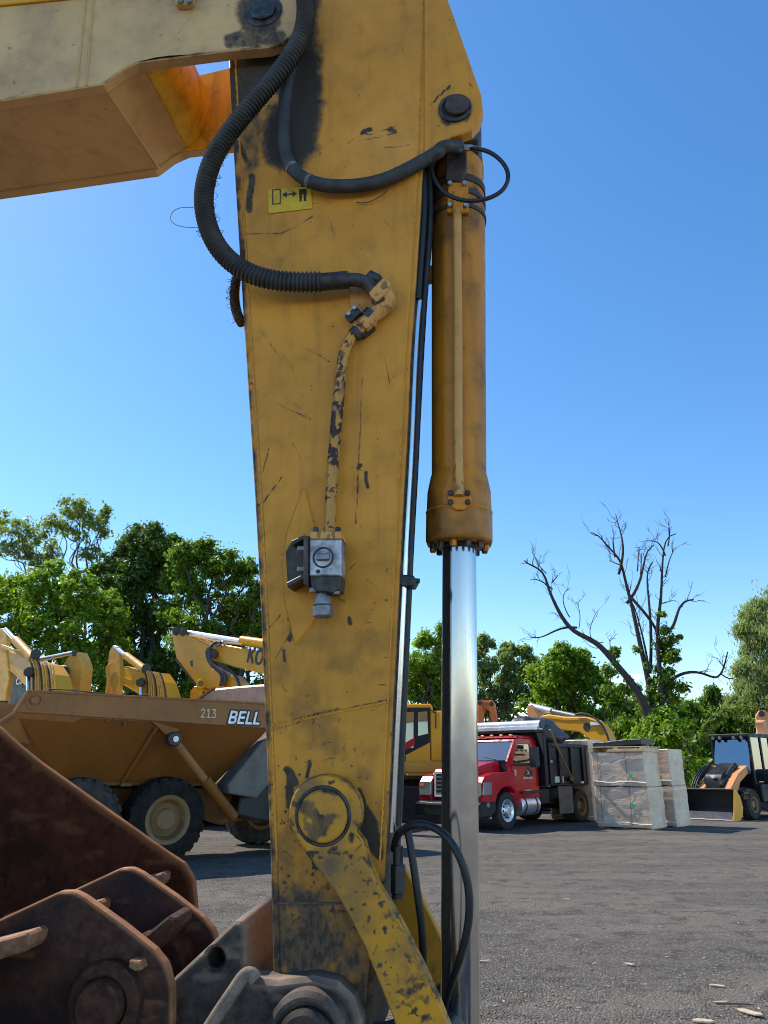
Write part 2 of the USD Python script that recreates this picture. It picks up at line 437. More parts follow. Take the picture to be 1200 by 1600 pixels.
M['pin_brown'] = rusty('oily_brown_steel', (0.03, 0.02, 0.016), (0.075, 0.05, 0.04), (0.02, 0.015, 0.013), 0.55)
M['zinc'] = plain('zinc_bolt', (0.45, 0.45, 0.46), 0.35, 0.9)
M['tyre'] = plain('dusty_tyre_rubber', (0.013, 0.012, 0.011), 0.95, spec=0.1, var=0.4, scale=8, bump=0.3)
M['tyre_grey'] = plain('worn_tyre_rubber', (0.035, 0.033, 0.030), 0.95, spec=0.12, var=0.3, scale=8)
M['rim_tan'] = paint('tan_rim_paint', (0.17, 0.10, 0.04), 0.6, dirt=(0.07, 0.05, 0.035), dirt_amt=0.6, chip=0.68, scale=0.6)
M['alloy'] = plain('polished_alloy', (0.74, 0.74, 0.75), 0.3, 0.9, scale=6)
M['tin'] = plain('bright_aluminium', (0.72, 0.72, 0.73), 0.32, 0.7, scale=3)
M['white'] = plain('white_print', (0.72, 0.72, 0.70), 0.5, scale=4)
M['grey_print'] = plain('faded_white_print', (0.48, 0.42, 0.34), 0.7, var=0.3, scale=60)
M['navy'] = plain('navy_print', (0.012, 0.012, 0.045), 0.5)
M['ink'] = plain('black_print', (0.012, 0.012, 0.012), 0.55)
M['decal'] = paint('yellow_decal', (0.62, 0.38, 0.02), 0.55, dirt=(0.26, 0.16, 0.03), dirt_amt=0.8, chip=0.55, scale=1.6, chip_col=(0.35, 0.17, 0.03))
M['grey_flap'] = plain('grey_panel', (0.115, 0.105, 0.093), 0.85, spec=0.15, scale=4)
M['wood'] = plain('pale_pine', (0.52, 0.38, 0.22), 0.7, var=0.2, scale=9)
M['wood_chip'] = plain('weathered_chip', (0.42, 0.32, 0.22), 0.8, var=0.25, scale=40)
M['green_mark'] = plain('green_label', (0.05, 0.50, 0.12), 0.5)
M['lamp_clear'] = plain('headlamp_glass', (0.2, 0.2, 0.21), 0.10, 0.5, scale=30, bump=0.5)
M['amber'] = plain('amber_lens', (0.75, 0.22, 0.05), 0.2)
M['blue_rod'] = plain('bright_cylinder_rod', (0.72, 0.74, 0.78), 0.18, 1.0, var=0.05)
M['cloth_black'] = plain('black_sheeting', (0.014, 0.014, 0.016), 0.45, scale=6, bump=0.4, bdist=0.03)

m = Mat('chrome_rod')
_n = m.noise(m.coord(scale=(40, 40, 0.6)), 1.0, 4.0, 0.6)
_n2 = m.noise(m.coord(), 6.0, 6.0, 0.7)
M['chrome'] = m.out(m.a('principled_bsdf', base_color=m.mix(m.rng(_n2, 0.62, 0.8), (0.55, 0.55, 0.56), (0.4, 0.36, 0.33)), metallic=1.0,
                        roughness=m.rng(_n2, 0.3, 0.8, 0.13, 0.22), normal=m.bump(_n, 0.16, 0.002)) + '.BSDF')

m = Mat('window_glass')
_f = m.math('add', m.math('multiply', m.a('fresnel', IOR=1.5) + '.fac', 1.6), 0.2, True)
M['glass'] = m.out(m.a('mix_closure', fac=_f, closure1=m.a('transparent_bsdf', color=(0.26, 0.32, 0.34)) + '.BSDF',
                       closure2=m.a('glossy_bsdf', color=(0.9, 0.95, 1.0), roughness=0.03) + '.BSDF') + '.closure')

m = Mat('stretch_wrap')
_c = m.coord(scale=(3, 3, 9), rot=(0.2, 0.35, 0.1))
_n = m.noise(_c, 1.6, 6.0, 0.62, 1.2)
_n2 = m.noise(m.coord(), 2.2, 4.0, 0.6)
_band = m.noise(m.coord(scale=(0.3, 0.3, 5)), 1.6, 3.0, 0.5)
_b = m.mix(m.rng(_n2, 0.35, 0.65), (0.47, 0.335, 0.23), (0.58, 0.435, 0.315))
_b = m.mix(m.math('multiply', m.rng(_n, 0.55, 0.72), 0.4), _b, (0.75, 0.66, 0.60))
_b = m.mix(m.math('multiply', m.rng(_band, 0.55, 0.7), 0.4), _b, (0.72, 0.62, 0.56))
M['wrap'] = m.out(m.a('principled_bsdf', base_color=_b, roughness=0.38, coat_weight=0.12, coat_roughness=0.25,
                      normal=m.bump(_n, 0.55, 0.03)) + '.BSDF')

def leaves(name, c1, c2, c3, trans=0.35):
    m = Mat(name)
    g = m.coord()
    n1 = m.noise(g, 0.55, 3.0, 0.6)
    n2 = m.noise(g, 7.0, 2.0, 0.5)
    rnd = m.a('geometry') + '.random_per_island'
    b = m.mix(m.rng(n1, 0.35, 0.65), c1, c2)
    b = m.mix(m.rng(m.math('add', m.math('multiply', n2, 0.6), m.math('multiply', rnd, 0.4)), 0.45, 0.75), b, c3)
    p = m.a('principled_bsdf', base_color=b, roughness=0.45, specular_ior_level=0.35)
    t = m.a('translucent_bsdf', color=m.mix(1.0, b, (1.4, 1.5, 0.6), 'multiply'))
    return m.out(m.a('mix_closure', fac=trans, closure1=p + '.BSDF', closure2=t + '.BSDF') + '.closure')

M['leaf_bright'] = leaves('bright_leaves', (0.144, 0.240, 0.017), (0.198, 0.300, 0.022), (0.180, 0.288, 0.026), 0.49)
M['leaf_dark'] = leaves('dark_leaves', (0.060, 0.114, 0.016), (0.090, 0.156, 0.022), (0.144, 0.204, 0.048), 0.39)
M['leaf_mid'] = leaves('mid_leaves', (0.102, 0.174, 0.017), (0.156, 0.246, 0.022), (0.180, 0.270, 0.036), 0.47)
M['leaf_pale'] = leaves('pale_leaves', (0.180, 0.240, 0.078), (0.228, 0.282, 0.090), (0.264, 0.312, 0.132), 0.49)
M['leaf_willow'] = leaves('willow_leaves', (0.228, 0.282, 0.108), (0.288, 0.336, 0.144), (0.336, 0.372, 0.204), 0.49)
M['bark'] = rusty('tree_bark', (0.04, 0.031, 0.024), (0.09, 0.072, 0.057), (0.03, 0.025, 0.02), 0.95)
M['bark_dead'] = rusty('dead_bark', (0.022, 0.018, 0.017), (0.055, 0.046, 0.042), (0.018, 0.015, 0.015), 0.95)

m = Mat('gravel_yard')
_c = m.coord(world=True)
_fine = m.noise(_c, 42.0, 5.0, 0.75)
_v = m.a('voronoi_texture', vector=_c, scale=58.0, randomness=1.0)
_mid = m.noise(_c, 3.2, 6.0, 0.65)
_big = m.noise(m.coord(scale=(0.35, 1.1, 1), rot=(0, 0, 0.35), world=True), 0.55, 5.0, 0.6, 0.6)
_trk = m.noise(m.coord(scale=(0.12, 1.6, 1), rot=(0, 0, 0.18), world=True), 1.1, 5.0, 0.6)
_b = m.mix(m.rng(_fine, 0.40, 0.60), (0.0780, 0.0683, 0.0582), (0.1755, 0.1549, 0.1310))
_b = m.mix(m.math('multiply', m.rng(_big, 0.42, 0.62), 0.65), _b, (0.1885, 0.1647, 0.1344))
_b = m.mix(m.math('multiply', m.rng(_mid, 0.50, 0.64), 0.75), _b, (0.0624, 0.0537, 0.0459))
_b = m.mix(m.math('multiply', m.rng(_trk, 0.50, 0.62), 0.35), _b, (0.2015, 0.1769, 0.1456))
_pat = m.noise(m.coord(scale=(1, 1.5, 1), world=True), 0.8, 6.0, 0.7, 0.4)
_b = m.mix(m.math('multiply', m.rng(_pat, 0.52, 0.66), 0.55), _b, (0.058, 0.054, 0.048))
_vs = m.a('separate_color', color=_v + '.color')
_b = m.mix(m.math('multiply', m.rng(_vs + '.r', 0.93, 0.98), 0.7), _b, (0.3380, 0.2989, 0.2464))
_b = m.mix(m.math('multiply', m.rng(_vs + '.g', 0.8, 0.95), 0.3), _b, (0.0455, 0.0403, 0.0358))
_h = m.math('add', m.math('multiply', _fine, 0.6), m.math('subtract', 0.6, _v + '.distance'))
M['ground'] = m.out(m.a('principled_bsdf', base_color=_b, roughness=0.92, specular_ior_level=0.2, normal=m.bump(_h, 0.9, 0.03)) + '.BSDF')
M['stone'] = plain('yard_stones', (0.15, 0.138, 0.122), 0.9, var=0.6, scale=16)

# ------------------------------------------------------------------ the ground
WORLD = Frame((0, 0, 0))
def gheight(x, y):
    p = np.stack([x, y, 0 * x], -1)
    a = (fbm(p * [0.35, 0.8, 1] + 31, 4, 3) - 0.5) * 0.10 + (fbm(p * [2.2, 2.8, 1], 4, 9) - 0.5) * 0.05
    k = np.clip((np.hypot(x, y) - 3.5) / 4, 0, 1) * np.clip((40 - y) / 15, 0, 1) * np.clip((24 - np.abs(x)) / 6, 0, 1)
    d = np.hypot(x, y)
    calm = np.where(d > 11, 0.35, 1.0)
    return a * k * calm

def _axis(lo, hi, step, far, grow=1.25):
    a = list(np.arange(lo, hi, step)); s = step
    while a[-1] < far: s *= grow; a.append(a[-1] + s)
    s = step
    while a[0] > -far: s *= grow; a.insert(0, a[0] - s)
    return np.array(a)
_x, _y = _axis(-9, 12, 0.09, 600), _axis(2.5, 24, 0.09, 900)
_X, _Y = np.meshgrid(_x, _y, indexing='ij')
_Z = gheight(_X, _Y)
_i, _j = np.meshgrid(np.arange(len(_x) - 1), np.arange(len(_y) - 1), indexing='ij')
_q = (_i * len(_y) + _j).ravel(); _w = len(_y)
_F = np.vstack([np.column_stack([_q, _q + _w, _q + _w + 1]), np.column_stack([_q, _q + _w + 1, _q + 1])])
obj('ground', 'dark grey yard of crushed asphalt gravel with faint tyre tracks', 'ground',
    trimesh.Trimesh(np.stack([_X.ravel(), _Z.ravel(), -_Y.ravel()], 1), _F, process=False), M['ground'], WORLD, smooth=True, kind='structure')

# loose stones on the near ground
def stones(n, seed):
    r = np.random.default_rng(seed)
    ico = trimesh.creation.icosahedron()
    V, F = [], []
    y = 4.2 + 11 * r.random(n) ** 1.6
    x = (r.random(n) * 1.0 - 0.28) * y * 0.85
    s = 0.003 + 0.008 * r.random(n) ** 4
    base, bf = np.array(ico.vertices), np.array(ico.faces)
    jit = 1 + 0.45 * (r.random((n, len(base), 1)) - 0.5)
    q = base[None] * jit * s[:, None, None] * np.stack([1 + 0.6 * r.random(n), 0.6 + 0.3 * r.random(n), 1 + 0.4 * r.random(n)], -1)[:, None]
    a = r.random(n) * 6.28
    c, sn = np.cos(a)[:, None], np.sin(a)[:, None]
    q = np.stack([q[..., 0] * c - q[..., 2] * sn, q[..., 1], q[..., 0] * sn + q[..., 2] * c], -1)
    q += np.stack([x, gheight(x, y) + s * 0.35, -y], -1)[:, None]
    f = bf[None] + (np.arange(n) * len(base))[:, None, None]
    return trimesh.Trimesh(q.reshape(-1, 3), f.reshape(-1, 3), process=False)
obj('gravel_stones', 'loose dark stones scattered over the yard', 'stones', stones(14000, 5), M['stone'], WORLD, smooth=False, kind='stuff')

# ------------------------------------------------------------------ the near excavator: arm frame
D = 2.72
A = Frame((0, D, 0), yaw=8.0, tilt=3.0)
def a(px, py, w=0.0):
    return A.at(px, py, w)
def apath(pts, n=70):
    return spline([A.at(*q) for q in pts], n)
EX = thing('excavator', 'worn yellow excavator arm standing upright close in front, hoses and chrome cylinder', 'excavator', A)

# stick: profile loft, front side plate dense enough to carry its wear
LE = np.array([(350, -260), (352, -60), (358, 95), (366, 250), (372, 350), (381, 500), (390, 640), (399, 780), (408, 950), (413, 1080), (418, 1200), (423, 1330), (426, 1460), (428, 1540), (430, 1660)], float)
RE = np.array([(672, -260), (669, 0), (666, 150), (663, 230), (658, 330), (650, 450), (642, 560), (637, 680), (630, 800), (625, 900), (620, 1000), (614, 1120), (608, 1250), (602, 1360), (593, 1450), (587, 1520), (583, 1560), (578, 1660)], float)
rows = np.arange(-260, 1661, 2.5)
Lx, Rx = np.interp(rows, LE[:, 1], LE[:, 0]), np.interp(rows, RE[:, 1], RE[:, 0])
TH = 0.43
nf = 124
tt = np.linspace(0, 1, nf)
fx = [Lx, Lx + 1.2, Lx + 9.5, Lx + 12]; fw = [-0.016, -0.010, -0.010, 0.0]
for t in tt[1:-1]:
    fx.append(Lx + 12 + (Rx - 11 - Lx - 12) * t); fw.append(0.0)
fx += [Rx - 11, Rx - 9, Rx - 1.2, Rx]; fw += [0.0, -0.010, -0.010, -0.016]
fx, fw = np.stack(fx, 1), np.array(fw)
G = A.grid(fx, rows[:, None], fw[None, :])
# gentle plate waviness
wav = (fbm(np.stack([G[..., 0] * 3, G[..., 1] * 2, 0 * G[..., 0]], -1), 3, 4) - 0.5) * 0.004
G[:, 4:-4, 2] += wav[:, 4:-4]
bl = G[:, 0].copy(); bl[:, 2] = -TH; br_ = G[:, -1].copy(); br_[:, 2] = -TH
loop = np.concatenate([G, br_[:, None], bl[:, None]], 1)
nr, nl = loop.shape[:2]
ii, jj = np.meshgrid(np.arange(nr - 1), np.arange(nl), indexing='ij')
q0 = (ii * nl + jj).ravel(); q1 = (ii * nl + (jj + 1) % nl).ravel()
SF = np.vstack([np.column_stack([q0, (q0 + nl), q1]), np.column_stack([q1, q0 + nl, q1 + nl])])
cap0 = np.array([[0, k, k + 1] for k in range(1, nl - 1)]); cap1 = (nr - 1) * nl + cap0[:, ::-1]
stick_mesh = trimesh.Trimesh(loop.reshape(-1, 3), np.vstack([SF, cap0, cap1]), process=False)

def seg_dist(P, pts):
    """distance to a polyline, exact within 60 pixels of it"""
    pts = np.asarray(pts, float); best = np.full(len(P), 1e9)
    for p, q in zip(pts[:-1], pts[1:]):
        d = q - p; t = np.clip(((P - p) @ d) / max(d @ d, 1e-9), 0, 1)
        best = np.minimum(best, np.linalg.norm(P - p - t[:, None] * d, axis=1))
    return best

def poly_in(P, pts, soft):
    """1 inside the outline, falling off across soft pixels around it"""
    import shapely
    g = Polygon(pts).buffer(0)
    x0, y0, x1, y1 = g.bounds
    out = np.zeros(len(P))
    k = np.nonzero((P[:, 0] > x0 - soft) & (P[:, 0] < x1 + soft) & (P[:, 1] > y0 - soft) & (P[:, 1] < y1 + soft))[0]
    x = shapely.points(P[k, 0], P[k, 1])
    d = shapely.distance(g, x) - shapely.distance(g.exterior, x) * shapely.contains_xy(g, P[k, 0], P[k, 1])
    out[k] = np.clip(0.5 - d / soft, 0, 1)
    return out

def strokes(P, rng, n, x0, x1, y0, y1, lmin, lmax, wid, ang0, ang1, wl=None):
    out = np.zeros(len(P))
    for _ in range(n):
        x, y = rng.uniform(x0, x1), rng.uniform(y0, y1)
        an, L = math.radians(rng.uniform(ang0, ang1)), lmin + (lmax - lmin) * rng.random() ** 2.5
        d = np.array([math.cos(an), math.sin(an)])
        k = np.nonzero((np.abs(P[:, 0] - x) < L + 6) & (np.abs(P[:, 1] - y) < L + 6))[0]
        if len(k):
            dd = seg_dist(P[k], [np.array([x, y]) - d * L / 2, np.array([x, y]) + d * L / 2])
            s = rng.uniform(0.35, 0.85)
            w_ = rng.uniform(*wid)
            out[k] = np.maximum(out[k], s * np.clip(1.4 - dd / w_, 0, 1))
    return np.clip(out, 0, 1)

PX = np.stack(A.pix(stick_mesh.vertices), 1)
front = stick_mesh.vertices[:, 2] > -0.3
nz = lambda s, k, seed=1: fbm(np.column_stack([PX / s, np.zeros(len(PX))]) * k, 4, seed)
wob = np.column_stack([nz(26, 1, 5) - 0.5, nz(26, 1, 8) - 0.5]) * 34
PW = PX + wob
streakn = fbm(np.column_stack([(PX @ [0.83, 0.55]) / 9, (PX @ [-0.55, 0.83]) / 60, np.zeros(len(PX))]), 4, 12)
blk = poly_in(PX + wob * 0.55, [(470, -80), (500, -80), (500, 40), (506, 95), (508, 150), (505, 205), (496, 240), (470, 262), (438, 270), (415, 258), (402, 225), (408, 195), (432, 150), (448, 110), (452, 60)], 30)
blk = np.maximum(blk, 0.9 * poly_in(PW, [(350, 80), (470, 60), (470, 120), (440, 140), (412, 165), (390, 200), (366, 225), (352, 200)], 22))
blk = np.maximum(blk, 0.62 * poly_in(PW, [(366, 190), (425, 140), (410, 260), (372, 300)], 30))
for pts, wd in (([(392, 275), (388, 325)], 6), ([(376, 375), (380, 420)], 9), ([(372, 225), (384, 250)], 5), ([(566, 207), (580, 200)], 3), ([(608, 200), (616, 204)], 4),
                ([(455, 965), (463, 948)], 6), ([(453, 998), (460, 975), (472, 945)], 5), ([(545, 965), (547, 972)], 4), ([(470, 945), (485, 960)], 3), ([(443, 1015), (447, 1030)], 3),
                ([(480, 1215), (486, 1190)], 4), ([(450, 1260), (452, 1215)], 6), ([(498, 1225), (520, 1218)], 7), ([(560, 1235), (572, 1262)], 5), ([(450, 1200), (460, 1225)], 6), ([(575, 760), (572, 740)], 3), ([(560, 735), (563, 730)], 3)):
    blk = np.maximum(blk, np.clip(1.5 - seg_dist(PW * 0.4 + PX * 0.6, pts) / wd, 0, 0.85))
# dark patch on the plate behind the link boss
blk = np.maximum(blk, poly_in(PX + wob * 0.3, [(560, 1240), (578, 1262), (594, 1292), (600, 1330), (597, 1352), (585, 1340), (560, 1300)], 7))
scr = np.zeros(len(PX))
for pts, wd in (([(543, 224), (568, 208), (578, 210), (625, 195)], 1.6), ([(555, 222), (620, 207)], 1.2), ([(513, 335), (523, 372)], 1.3), ([(385, 366), (440, 364), (468, 352), (490, 338)], 1.4), ([(410, 520), (438, 560)], 1.3),
                ([(430, 540), (455, 570), (462, 590)], 1.2), ([(430, 630), (485, 655)], 1.3), ([(470, 540), (515, 565)], 1.3), ([(600, 345), (615, 362)], 1.3), ([(445, 620), (490, 655)], 1.1),
                ([(567, 590), (563, 660), (559, 760), (556, 818)], 1.6), ([(410, 740), (420, 700)], 1.4), ([(408, 790), (440, 745)], 1.4), ([(418, 985), (438, 960)], 1.4), ([(430, 1030), (455, 985)], 1.2),
                ([(483, 320), (497, 318)], 1.2), ([(600, 232), (625, 228), (640, 226)], 1.8), ([(430, 1132), (520, 1110), (605, 1095)], 2.2), ([(428, 1140), (470, 1128)], 1.5), ([(545, 890), (556, 880)], 1.2),
                ([(390, 585), (405, 620)], 1.0), ([(455, 690), (470, 720)], 1.0), ([(600, 560), (610, 600)], 1.0), ([(575, 905), (590, 925)], 1.2)):
    scr = np.maximum(scr, np.clip(1.6 - seg_dist(PX + wob * 0.12, pts) / wd, 0, 1) * (0.35 + 0.9 * nz(9, 1, 21)))
r1 = np.random.default_rng(3)
PF = PX.copy(); PF[~front] = -9999
chips = strokes(PF, r1, 110, 372, 640, 20, 1000, 2, 24, (0.7, 1.15), 10, 80) * 0.8
chips = np.maximum(chips, strokes(PF, r1, 200, 405, 630, 880, 1560, 2, 18, (0.8, 1.7), -30, 110))
chips = np.maximum(chips, strokes(PF, r1, 190, 375, 640, 20, 1500, 1, 3, (0.8, 1.9), 0, 180))
ledge = np.interp(PX[:, 1], LE[:, 1], LE[:, 0]); redge = np.interp(PX[:, 1], RE[:, 1], RE[:, 0])
el = np.clip(1 - np.abs(PX[:, 0] - ledge - 1) / 5, 0, 1) * (0.25 + 1.0 * nz(14, 1, 3)) + np.clip(1 - np.abs(PX[:, 0] - ledge - 11) / 2.5, 0, 1) * (0.15 + 0.8 * nz(16, 1, 4))
er = np.clip(1 - np.abs(PX[:, 0] - redge + 10) / 2.0, 0, 1) * (0.1 + 0.8 * nz(16, 1, 6)) + np.clip(1 - np.abs(PX[:, 0] - redge) / 4, 0, 1) * 0.4
low = np.clip((PX[:, 1] - 1310) / 180, 0, 1)
mud = np.clip(low * (1.45 + 1.4 * (nz(60, 1, 14) - 0.25)), 0, 1)
grime = np.clip(0.9 * np.clip((PX[:, 1] - 900) / 700, 0, 1) * (nz(70, 1, 17) * 1.6 - 0.35), 0, 0.8)
lowblk = np.clip(np.clip((PX[:, 1] - 1340) / 190, 0, 1) * 2.3 * (nz(45, 1, 31) * 1.6 - 0.28), 0, 0.8)
blot = np.clip((nz(9, 1, 51) - 0.62) * 7, 0, 0.7) * np.clip((PX[:, 1] - 1150) / 220, 0, 1) + np.clip((nz(7, 1, 53) - 0.66) * 8, 0, 0.8) * np.clip((PX[:, 1] - 800) / 500, 0.15, 1)
tri = poly_in(PX + wob * 0.2, [(470, 760), (482, 770), (497, 830), (480, 832), (452, 850), (448, 832)], 6) * 0.0
wear_r = np.clip(np.maximum.reduce([blk, blot, scr * 0.8, chips, el, er * 0.9, lowblk]), 0, 1) * front
halo = np.clip((nz(40, 1, 61) - 0.46) * 3.2, 0, 0.75) * np.clip((PX[:, 1] - 700) / 500, 0.2, 1)
wear_g = np.clip(np.maximum.reduce([mud, grime, halo]) + 0.25 * poly_in(PW, [(380, 300), (500, 260), (640, 300), (640, 470), (380, 470)], 60) * nz(50, 1, 2), 0, 1) * front
wear_b = np.clip((nz(120, 1, 40) - 0.45) * 2, 0, 1) * np.clip(1 - PX[:, 1] / 900, 0, 1) * front
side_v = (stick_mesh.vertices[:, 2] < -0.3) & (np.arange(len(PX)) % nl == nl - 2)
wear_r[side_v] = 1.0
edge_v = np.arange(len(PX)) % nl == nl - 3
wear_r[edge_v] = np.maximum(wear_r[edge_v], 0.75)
ST = part(EX, 'stick', stick_mesh, M['yellow'], smooth=False, wear=np.column_stack([wear_r, wear_g, wear_b]))

# weld beads
rb = np.random.default_rng(11)
ys = np.linspace(-100, 1345, 300)
for xs, off in ((np.interp(ys, LE[:, 1], LE[:, 0]), 10.3), (np.interp(ys, RE[:, 1], RE[:, 0]), -10.2)):
    pts = A.grid(xs + off + rb.normal(0, 0.35, len(ys)), ys, -0.007)
    part(ST, 'weld_bead', tube(pts, 0.0055 + 0.0014 * np.sin(np.arange(len(ys)) * 2.2), 6), M['yellow'])
# welded cover seam across the lower plate
part(ST, 'plate_seam', tube(A.grid(*np.array([(x, 1133 - (x - 425) * 0.2 + 1.5 * math.sin(x * 0.9)) for x in np.linspace(425, 603, 60)]).T, -0.002), 0.005, 6), M['yellow'])
part(ST, 'plate_seam', tube(A.grid(*np.array([(x, 1411 + 0.8 * math.sin(x * 0.8)) for x in np.linspace(434, 560, 40)]).T, -0.002), 0.0045, 6), M['cast_brown'])
# raised wedge-shaped pad beside the valve
wedge = A.poly([(473, 762), (478, 762), (498, 842), (520, 935), (462, 1010), (458, 1000), (444, 940), (440, 880), (448, 830)], 0.0)
part(ST, 'valve_pad', prism(rounded(wedge, 0.006), -0.01, 0.007, 0.006), M['yellow'], smooth=20)
# warning decal
part(ST, 'decal', prism(A.poly([(419, 297), (486, 292), (488, 326), (420, 334)], 0.001), 0.002, 0.0032), M['decal'], smooth=False)
def bar_px(pts, wpx, w, th=0.0007):
    return [prism(LineString(A.poly(pts, w)).buffer(wpx * A.mpp(450, 310) / 2, cap_style=2, join_style=2), w, w + th)]
dm = bar_px([(426, 297), (438, 296), (438, 318), (426, 319), (426, 296)], 1.6, 0.0036) + bar_px([(446, 304), (459, 303)], 2.5, 0.0036)
dm.append(prism(A.poly([(441, 304.5), (448, 299), (448, 309)], 0.0036), 0.0036, 0.0043)); dm.append(prism(A.poly([(464, 302.5), (457, 298), (457, 308)], 0.0036), 0.0036, 0.0043))
dm += [prism(A.poly([(467, 296), (479, 295), (479, 302), (478, 314), (475, 314), (474, 303), (472, 303), (471, 315), (468, 315)], 0.0036), 0.0036, 0.0043), disc(a(473, 290, 0.0036), 0.008, 0.0036, 0.0043, n=16)]
part(ST, 'warning_symbol', dm, M['ink'], smooth=False)

# lug plates that carry the cylinder
lug_px = [(662, -120), (664, -120), (700, 0), (722, 62), (738, 108), (752, 148), (754.5, 172), (749, 190), (737, 203), (722, 209), (705, 214), (690, 222), (680, 232), (671, 243), (662, 246)]
lug = A.poly(lug_px, -0.006)
pinc = a(713, 168, -0.006)
lugd = prism(rounded(lug, 0.004), -0.062, -0.006, 0.004, fine=0.012)
LP = np.stack(A.pix(lugd.vertices), 1)
lw = np.zeros((len(LP), 3))
ln = fbm(np.column_stack([LP / 12, 0 * LP[:, 0]]), 4, 2)
lw[:, 0] = np.clip(1.25 - np.maximum(np.hypot(LP[:, 0] - 710, (LP[:, 1] - 174) * 1.05) - 16 + 14 * (ln - 0.5), 0) / 12, 0, 1)
lw[:, 0] = np.maximum(lw[:, 0], strokes(LP, r1, 16, 670, 745, 10, 200, 2, 12, (1.2, 2.2), 0, 180))
lw[:, 0] = np.maximum(lw[:, 0], np.clip(1.5 - seg_dist(LP, [(672, 165), (688, 148), (704, 134)]) / 1.6, 0, 1))
part(EX, 'lug_plate', lugd, M['yellow'], smooth=False, wear=lw)
part(EX, 'lug_plate', prism(rounded(A.poly(lug_px, -0.006), 0.004), -TH + 0.006, -TH + 0.06, 0.004), M['yellow'])
cyl0 = np.array([a(716, 230, -0.215)[0], a(713, 168, 0.0)[1], -0.215]); k168 = A.mpp(713, 168)
pn0 = np.array([pinc[0], pinc[1], -0.215])
part(EX, 'cylinder_pin', [rod(pn0 + [0, 0, -0.2], pn0 + [0, 0, 0.205], 20.5 * k168, 32), rod(pn0 + [0.004, 0.004, 0.2], pn0 + [0.004, 0.004, 0.228], 19 * k168, 32, 0.004)], M['pin_brown'])
part(EX, 'pin_washer', disc((pinc[0] - 0.006, pinc[1] - 0.006), 26 * k168, -0.006, 0.004, 0.002, hole=20.6 * k168), M['steel_dark'])

# bucket cylinder
WC = -0.215
def cax(py, off=0.0, w=WC):
    return a(714.5 + (py - 230) * 0.0035 + off, py, w)
c_lo = cax(1700); axis = (c_lo - cyl0) / np.linalg.norm(c_lo - cyl0)
def ch(py):
    return float((cax(py) - cyl0) @ axis)
def cr(py, rpx):
    return rpx * A.mpp(715, py, WC)
cpf = [(ch(250), cr(250, 30)), (ch(262), cr(262, 37)), (ch(300), cr(300, 38)), (ch(306), cr(306, 40)), (ch(344), cr(344, 41)), (ch(349), cr(349, 41.5)), (ch(351), cr(351, 41.5)),
      (ch(742), cr(742, 42.5)), (ch(748), cr(748, 44.5)), (ch(772), cr(772, 49.5)), (ch(802), cr(802, 50.5)), (ch(806), cr(806, 51.5)), (ch(846), cr(846, 52)), (ch(853), cr(853, 49.5))]
cpd = []
for (h0, r0_), (h1, r1_) in zip(cpf[:-1], cpf[1:]):
    k = max(1, int(abs(h1 - h0) / 0.014)); cpd += [(h0 + (h1 - h0) * q / k, r0_ + (r1_ - r0_) * q / k) for q in range(k)]
cym = lathe(cyl0, axis, cpd + [cpf[-1]], 96)
CQ = np.stack(A.pix(cym.vertices), 1); cv_ = np.asarray(cym.vertices)
cn1 = fbm(cv_ * [16, 3.0, 16], 4, 83); cn2 = fbm(cv_ * [22, 22, 22], 4, 85)
cg = np.clip(0.9 * np.exp(-((CQ[:, 1] - 330) / 45) ** 2) + 0.8 * np.clip((CQ[:, 1] - 740) / 80, 0, 1) + np.clip((cn1 - 0.5) * 3.0, 0, 0.6), 0, 1) * (0.35 + cn2)
ck = np.clip(np.exp(-((CQ[:, 1] - 300) / 40) ** 2) * (cn2 * 1.9 - 0.55) + np.clip((CQ[:, 1] - 825) / 25, 0, 1) * (cn2 * 1.3 - 0.25) + np.clip((cn2 - 0.70) * 7, 0, 0.7), 0, 0.8)
CY = part(EX, 'cylinder_barrel', cym, M['yellow_cyl'], smooth=True, wear=np.column_stack([ck, np.clip(cg, 0, 0.95), 0 * cg]))
part(CY, 'cylinder_eye', [rod(pn0 + [0, 0, -0.135], pn0 + [0, 0, 0.135], 38 * k168, 32, 0.004), prism(rounded([(pn0[0] - 0.09, pn0[1]), (pn0[0] + 0.09, pn0[1]), (pn0[0] + 0.085, cax(258)[1]), (pn0[0] - 0.085, cax(258)[1])], 0.004), -0.3, -0.13, 0.006)], M['pin_brown'])
for py, rr, hh in ((304, 42, 5), (325, 42.5, 3), (347, 43.3, 3)):
    part(CY, 'clamp_band', lathe(cyl0, axis, [(ch(py - hh), cr(py, rr)), (ch(py + hh), cr(py, rr))], 48), M['pin_brown'])
gland = part(EX, 'cylinder_gland', lathe(cyl0, axis, [(ch(800.5), cr(800, 50.9)), (ch(802), cr(802, 52.2)), (ch(803.5), cr(803, 51))], 64), M['yellow_cyl'])
ax_s = np.cross(axis, [0, 0, 1.0]); ax_s /= np.linalg.norm(ax_s); ax_t = np.cross(axis, ax_s)
for k in range(12):
    t = 2 * np.pi * (k + 0.3) / 12
    c = cyl0 + axis * ch(851) + cr(852, 42) * (math.cos(t) * ax_s + math.sin(t) * ax_t)
    part(gland, 'bolt', hexbolt(c, axis, cr(852, 5.2), cr(852, 11)), M['steel_dark'] if k % 3 else M['yellow_cyl'])
part(gland, 'seal_ring', lathe(cyl0, axis, [(ch(850), cr(850, 33)), (ch(857), cr(857, 33)), (ch(859), cr(859, 30))], 40), M['steel_dark'])
part(EX, 'cylinder_rod', lathe(cyl0, axis, [(ch(840), cr(900, 26.6)), (ch(1700), cr(900, 26.6))], 96), M['chrome'], smooth=True)
